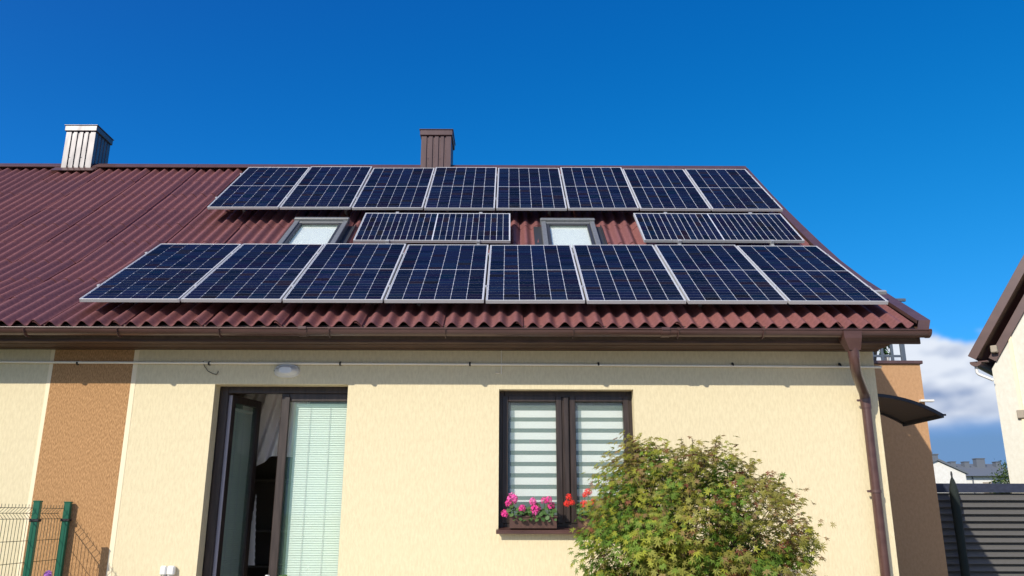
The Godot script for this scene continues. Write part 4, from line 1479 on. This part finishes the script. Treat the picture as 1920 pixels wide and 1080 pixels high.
func far_things() -> void:
	# white gable house
	var t := thing("far_house", "small distant white gable house with dark roof behind the fence", "house", Vector3(31.0, 0, -52), "distant houses behind the fence")
	var w := mb()
	var gab := [Vector2(-1.9, 0), Vector2(-1.9, 4.75), Vector2(0.1, 5.50), Vector2(2.05, 4.60), Vector2(2.05, 0)]
	sweep(w, gab, Transform3D(Basis.IDENTITY, Vector3(0, 0, -9)), 9.0)
	obj("wall", w, M.far_wall, t)
	var r := mb()
	sweep(r, [Vector2(-2.05, 4.72), Vector2(0.1, 5.53), Vector2(2.2, 4.55), Vector2(2.2, 4.70), Vector2(0.1, 5.68), Vector2(-2.05, 4.87)], Transform3D(Basis.IDENTITY, Vector3(0, 0, -9.1)), 9.25)
	var roof := obj("roof", r, M.far_roof, t)
	for q in [[-0.55, 5.2, 6.12, 0.42, -1.6], [0.86, 4.9, 6.10, 0.62, -2.4]]:
		var c := mb()
		span(c, Vector3(q[0], q[1], q[4] - 0.6), Vector3(q[0] + q[3], q[2], q[4]), 0.01)
		span(c, Vector3(q[0] - 0.05, q[2], q[4] - 0.65), Vector3(q[0] + q[3] + 0.05, q[2] + 0.08, q[4] + 0.05), 0.01)
		tube(c, [Vector3(q[0] + q[3] * 0.5, q[2], q[4] - 0.3), Vector3(q[0] + q[3] * 0.5, q[2] + 0.26, q[4] - 0.3)], 0.07, -1, 8)
		obj("chimney", c, M.far_roof, roof)
	# long low row behind it
	var t2 := thing("far_house", "distant long white terrace with grey roof and chimneys behind the fence", "house", Vector3(46, 0, -72), "distant houses behind the fence")
	var w2 := mb()
	span(w2, Vector3(-8, 0, -8), Vector3(2.75, 5.38, 0))
	obj("wall", w2, M.far_wall, t2)
	var r2 := mb()
	var poly := [Vector2(0.5, 5.35), Vector2(-4.0, 6.75), Vector2(-8.5, 5.35)]
	sweep_x(r2, poly, -8.2, 3.6)
	var roof2 := obj("roof", r2, M.far_roof, t2)
	for x in [-3.2, -1.6, -0.25, 1.15, 4.0]:
		var c := mb()
		var big: bool = x == 1.15
		if x > 3.5:
			x = 2.9
		span(c, Vector3(x - (0.42 if big else 0.24), 6.0, -3.2), Vector3(x + (0.42 if big else 0.24), 7.15 if big else 6.85, -2.5), 0.01)
		span(c, Vector3(x - (0.47 if big else 0.28), 7.15 if big else 6.85, -3.26), Vector3(x + (0.47 if big else 0.28), 7.22 if big else 6.90, -2.44), 0.01)
		obj("chimney", c, M.far_roof, roof2)
	var wn := mb()
	span(wn, Vector3(0.45, 3.3, 0.0), Vector3(1.45, 4.85, 0.03))
	var win := obj("window", wn, M.far_glass, t2)
	var dr := mb()
	span(dr, Vector3(-0.40, 3.3, 0.0), Vector3(0.448, 4.80, 0.03))
	obj("door", dr, M.far_door, t2)
	var dp := mb()
	tube(dp, [Vector3(-1.35, 5.3, 0.06), Vector3(-1.35, 0, 0.06)], 0.06, -1, 6)
	tube(dp, [Vector3(2.2, 5.3, 0.06), Vector3(2.2, 0, 0.06)], 0.06, -1, 6)
	obj("downpipe", dp, M.far_roof, t2)
	# a tree beside the neighbour's wall
	var base := Vector3(27.1, 0, -37)
	var tr := thing("far_tree", "small green tree left of the white neighbouring house", "tree", base)
	var tk := mb()
	tube(tk, [Vector3(0, 0, 0), Vector3(0.05, 1.4, 0), Vector3(0.1, 3.0, 0)], 0.12, 0.05, 8)
	for a in [0.3, 1.9, 3.4, 5.0]:
		tube(tk, [Vector3(0.05, 1.5, 0), Vector3(cos(a) * 0.7, 2.8, sin(a) * 0.7)], 0.05, 0.015, 6)
	obj("trunk", tk, M.bark, tr)
	var mm := MultiMesh.new()
	mm.transform_format = MultiMesh.TRANSFORM_3D
	mm.use_colors = true
	mm.mesh = leaf_shape(3, 0.7, 0.3)
	var list := []
	for i in 150:
		var d := Vector3(rng.randfn(), rng.randfn(), rng.randfn()).normalized()
		var p := Vector3(0.15, 2.75, 0) + d * Vector3(1.35, 1.75, 1.2) * pow(rng.randf(), 0.4) * rng.randf_range(0.75, 1.1)
		for j in 26:
			var q := p + Vector3(rng.randfn(), rng.randfn(), rng.randfn()) * 0.16
			var b := Basis(Vector3(rng.randfn(), rng.randfn(), rng.randfn()).normalized(), rng.randf() * TAU).scaled(Vector3.ONE * rng.randf_range(0.07, 0.13))
			list.append([Transform3D(b, q), Color(0.10, 0.16, 0.045) * rng.randf_range(0.7, 1.3)])
	mm.instance_count = list.size()
	for i in list.size():
		mm.set_instance_transform(i, list[i][0])
		mm.set_instance_color(i, list[i][1])
	var mi := MultiMeshInstance3D.new()
	mi.name = "crown"
	mi.multimesh = mm
	mi.material_override = M.leaf_any
	mi.set_meta("kind", "stuff")
	tr.add_child(mi, true)

# ------------------------------------------------------------------ inside the open door
func interior() -> void:
	var t := mb()
	var nu := 40
	var nv := 18
	var grid := []
	for i in nu + 1:
		var row := []
		for j in nv + 1:
			var u := float(i) / nu
			var w := float(j) / nv
			var x := lerpf(-2.86, -2.16, u)
			var bottom := lerpf(2.06, 2.34, u) - 0.04 * sin(u * 9.0)
			var y := lerpf(3.0, bottom, w)
			var ph := u * 40.0 + w * 11.0 * (1.0 - u)
			row.append(Vector3(x - 0.12 * w * (1.0 - u), y, -0.95 + 0.045 * sin(ph) + 0.030 * sin(ph * 0.47 + 1.0)))
		grid.append(row)
	for i in nu:
		for j in nv:
			var a: Vector3 = grid[i][j]
			var b: Vector3 = grid[i + 1][j]
			var c: Vector3 = grid[i + 1][j + 1]
			var d: Vector3 = grid[i][j + 1]
			var n := (b - a).cross(d - a).normalized()
			if n.z < 0:
				n = -n
			quad(t, a, b, c, d, n)
	tag(obj("curtain", t, M.curtain), "pale gathered curtain drawn aside inside the open patio door", "curtain")
	var l := mb()
	for i in 21:
		var y0 := 1.86 - 0.034 * i
		var y1 := y0 - 0.034
		var h0 := 0.003 + 0.0026 * i
		var h1 := 0.003 + 0.0026 * (i + 1)
		if i > 18:
			h1 = h0
		var k := 0.004 * sin(i * 2.1)
		quad(l, Vector3(-2.665 - 0.9 * h0 + k, y0, -0.90 + k), Vector3(-2.665 + h0 * 0.8, y0, -0.895), Vector3(-2.665 + h1 * 0.8 + (0.006 if i % 2 == 0 else 0.0), y1, -0.895), Vector3(-2.665 - 0.9 * h1 + k, y1, -0.90 + k), Vector3.BACK)
	tag(obj("lace_curtain", l, M.curtain), "narrow hanging end of white lace curtain inside the open door", "curtain")
	var s := thing("shelf_unit", "dark shelf unit with pale shelf edges inside the room", "shelf", Vector3(-3.15, 0.56, -2.6))
	var b := mb()
	span(b, Vector3(-0.6, 0, -0.4), Vector3(0.6, 2.2, -0.35))
	span(b, Vector3(-0.6, 0, -0.35), Vector3(-0.56, 2.2, 0))
	span(b, Vector3(0.56, 0, -0.35), Vector3(0.6, 2.2, 0))
	obj("carcass", b, M.dark_wood, s)
	for y in [0.02, 0.46, 0.88, 1.50, 2.16]:
		var e := mb()
		span(e, Vector3(-0.56, y, -0.35), Vector3(0.56, y + 0.025, 0.0), 0.002)
		obj("shelf", e, M.pale_edge, s)
	venetian(Transform3D(Basis.IDENTITY, Vector3(-2.135, 0.70, -0.245)), 0.60, 2.0, 0.0222, "pale green venetian blind behind the closed right door leaf", M.slat_mint)
	var lb := Basis(Vector3.UP, deg_to_rad(74.0))
	venetian(Transform3D(lb, Vector3(-2.775, 0.0, -0.2) + lb * Vector3(0.085, 0.72, -0.055)), 0.36, 1.95, 0.0222, "shaded venetian blind on the open left door leaf", M.slat_dim)
	zebra_blind(0.020, 0.485, "striped white roller blind in the left half of window")
	zebra_blind(0.665, 1.150, "striped white roller blind in right window half, beside the maple")

func patio_things() -> void:
	# a small table before the door; only what stands on it reaches into the picture
	var t := thing("patio_table", "small white patio table in front of the door", "table", Vector3(-2.02, 0, 0.55))
	var a := mb()
	lathe(a, [Vector2(0, 0.99), Vector2(0.24, 0.99), Vector2(0.25, 1.0), Vector2(0.25, 1.01), Vector2(0, 1.015)], Vector3.ZERO, 24)
	obj("tabletop", a, M.white_plastic, t)
	for k in 3:
		var l := mb()
		var an := TAU * k / 3.0
		tube(l, [Vector3(cos(an) * 0.16, 0.99, sin(an) * 0.16), Vector3(cos(an) * 0.22, 0, sin(an) * 0.22)], 0.014, -1, 8)
		obj("leg", l, M.white_plastic, t)
	var b := mb()
	lathe(b, [Vector2(0, 0), Vector2(0.028, 0), Vector2(0.03, 0.06), Vector2(0.014, 0.085), Vector2(0.014, 0.115), Vector2(0.018, 0.117), Vector2(0.018, 0.135), Vector2(0, 0.137)], Vector3(-2.075, 1.014, 0.55), 14)
	tag(obj("bottle", b, M.white_plastic), "white plastic bottle top in front of the door post", "bottle")
	flower_plant("pink_flower", "single pink blossom in front of the right door leaf", Vector3(-1.93, 1.015, 0.55), [[0.0, 0.10, 0.0, 0.022]], "petal_pink")
	flower_plant("garden_flower", "tall purple and magenta garden flowers beside the green fence", Vector3(-3.86, 0, 0.75), [[0.0, 1.165, 0.0, 0.024], [-0.035, 1.13, 0.02, 0.018], [0.10, 1.05, 0.05, 0.02], [0.2, 1.0, 0.0, 0.02]], "petal_pink")

func ground() -> void:
	var g := mb()
	quad(g, Vector3(-400, 0, -400), Vector3(400, 0, -400), Vector3(400, 0, 400), Vector3(-400, 0, 400), Vector3.UP)
	var o := obj("ground", g, M.grass_ground)
	o.set_meta("kind", "structure")
	var p := mb()
	quad(p, Vector3(-4.0, 0.006, 0.1), Vector3(9.0, 0.006, 0.1), Vector3(9.0, 0.006, 11.5), Vector3(-4.0, 0.006, 11.5), Vector3.UP)
	var q := obj("pavement", p, M.paving)
	q.set_meta("kind", "structure")

func _ready() -> void:
	rng.seed = 20240611
	# camera
	var cam := Camera3D.new()
	cam.name = "camera"
	cam.fov = rad_to_deg(2.0 * atan(540.0 / 1525.0))
	cam.near = 0.1
	cam.far = 800.0
	cam.transform = Transform3D(Basis(Vector3.UP, -0.0047) * Basis(Vector3.RIGHT, 0.2725) * Basis(Vector3.BACK, 0.0017), Vector3(0, 1.65, 8.0))
	add_child(cam)
	cam.current = true
	# sky and exposure
	var we := WorldEnvironment.new()
	we.name = "world"
	var env := Environment.new()
	env.background_mode = Environment.BG_SKY
	var sky := Sky.new()
	sky.sky_material = make_sky()
	env.sky = sky
	env.tonemap_mode = Environment.TONE_MAPPER_LINEAR
	env.tonemap_exposure = 1.0
	env.sdfgi_enabled = true
	env.ssao_enabled = true
	env.ssil_enabled = true
	we.environment = env
	add_child(we)
	# sun
	var sun := DirectionalLight3D.new()
	sun.name = "sun"
	sun.light_energy = 1.42
	sun.light_color = Color(1.0, 0.965, 0.90)
	sun.light_angular_distance = 0.5
	sun.shadow_enabled = true
	add_child(sun)
	sun.look_at_from_position(Vector3(-6.9, 7.6, 10), Vector3.ZERO, Vector3.UP)
	make_materials()
	ground()
	var house := make_house()
	make_roof(house)
	make_gutter(house)
	make_chimney(house, M.chimney_metal, -7.432, -6.943, -4.5, -5.02, 7.94)
	make_chimney(house, M.chimney_brown, -1.468, -0.969, -4.5, -5.05, 7.885)
	make_door(house)
	make_window(house)
	skylight(-2.885, -2.165, "left skylight, with pale blind, below upper panel row")
	skylight(0.440, 1.160, "right skylight, with pale blind, between the sideways panels")
	make_panels()
	make_annex()
	slat_fence()
	neighbour()
	far_things()
	make_wall_things()
	interior()
	window_boxes()
	mesh_fence()
	make_maple()
	patio_things()
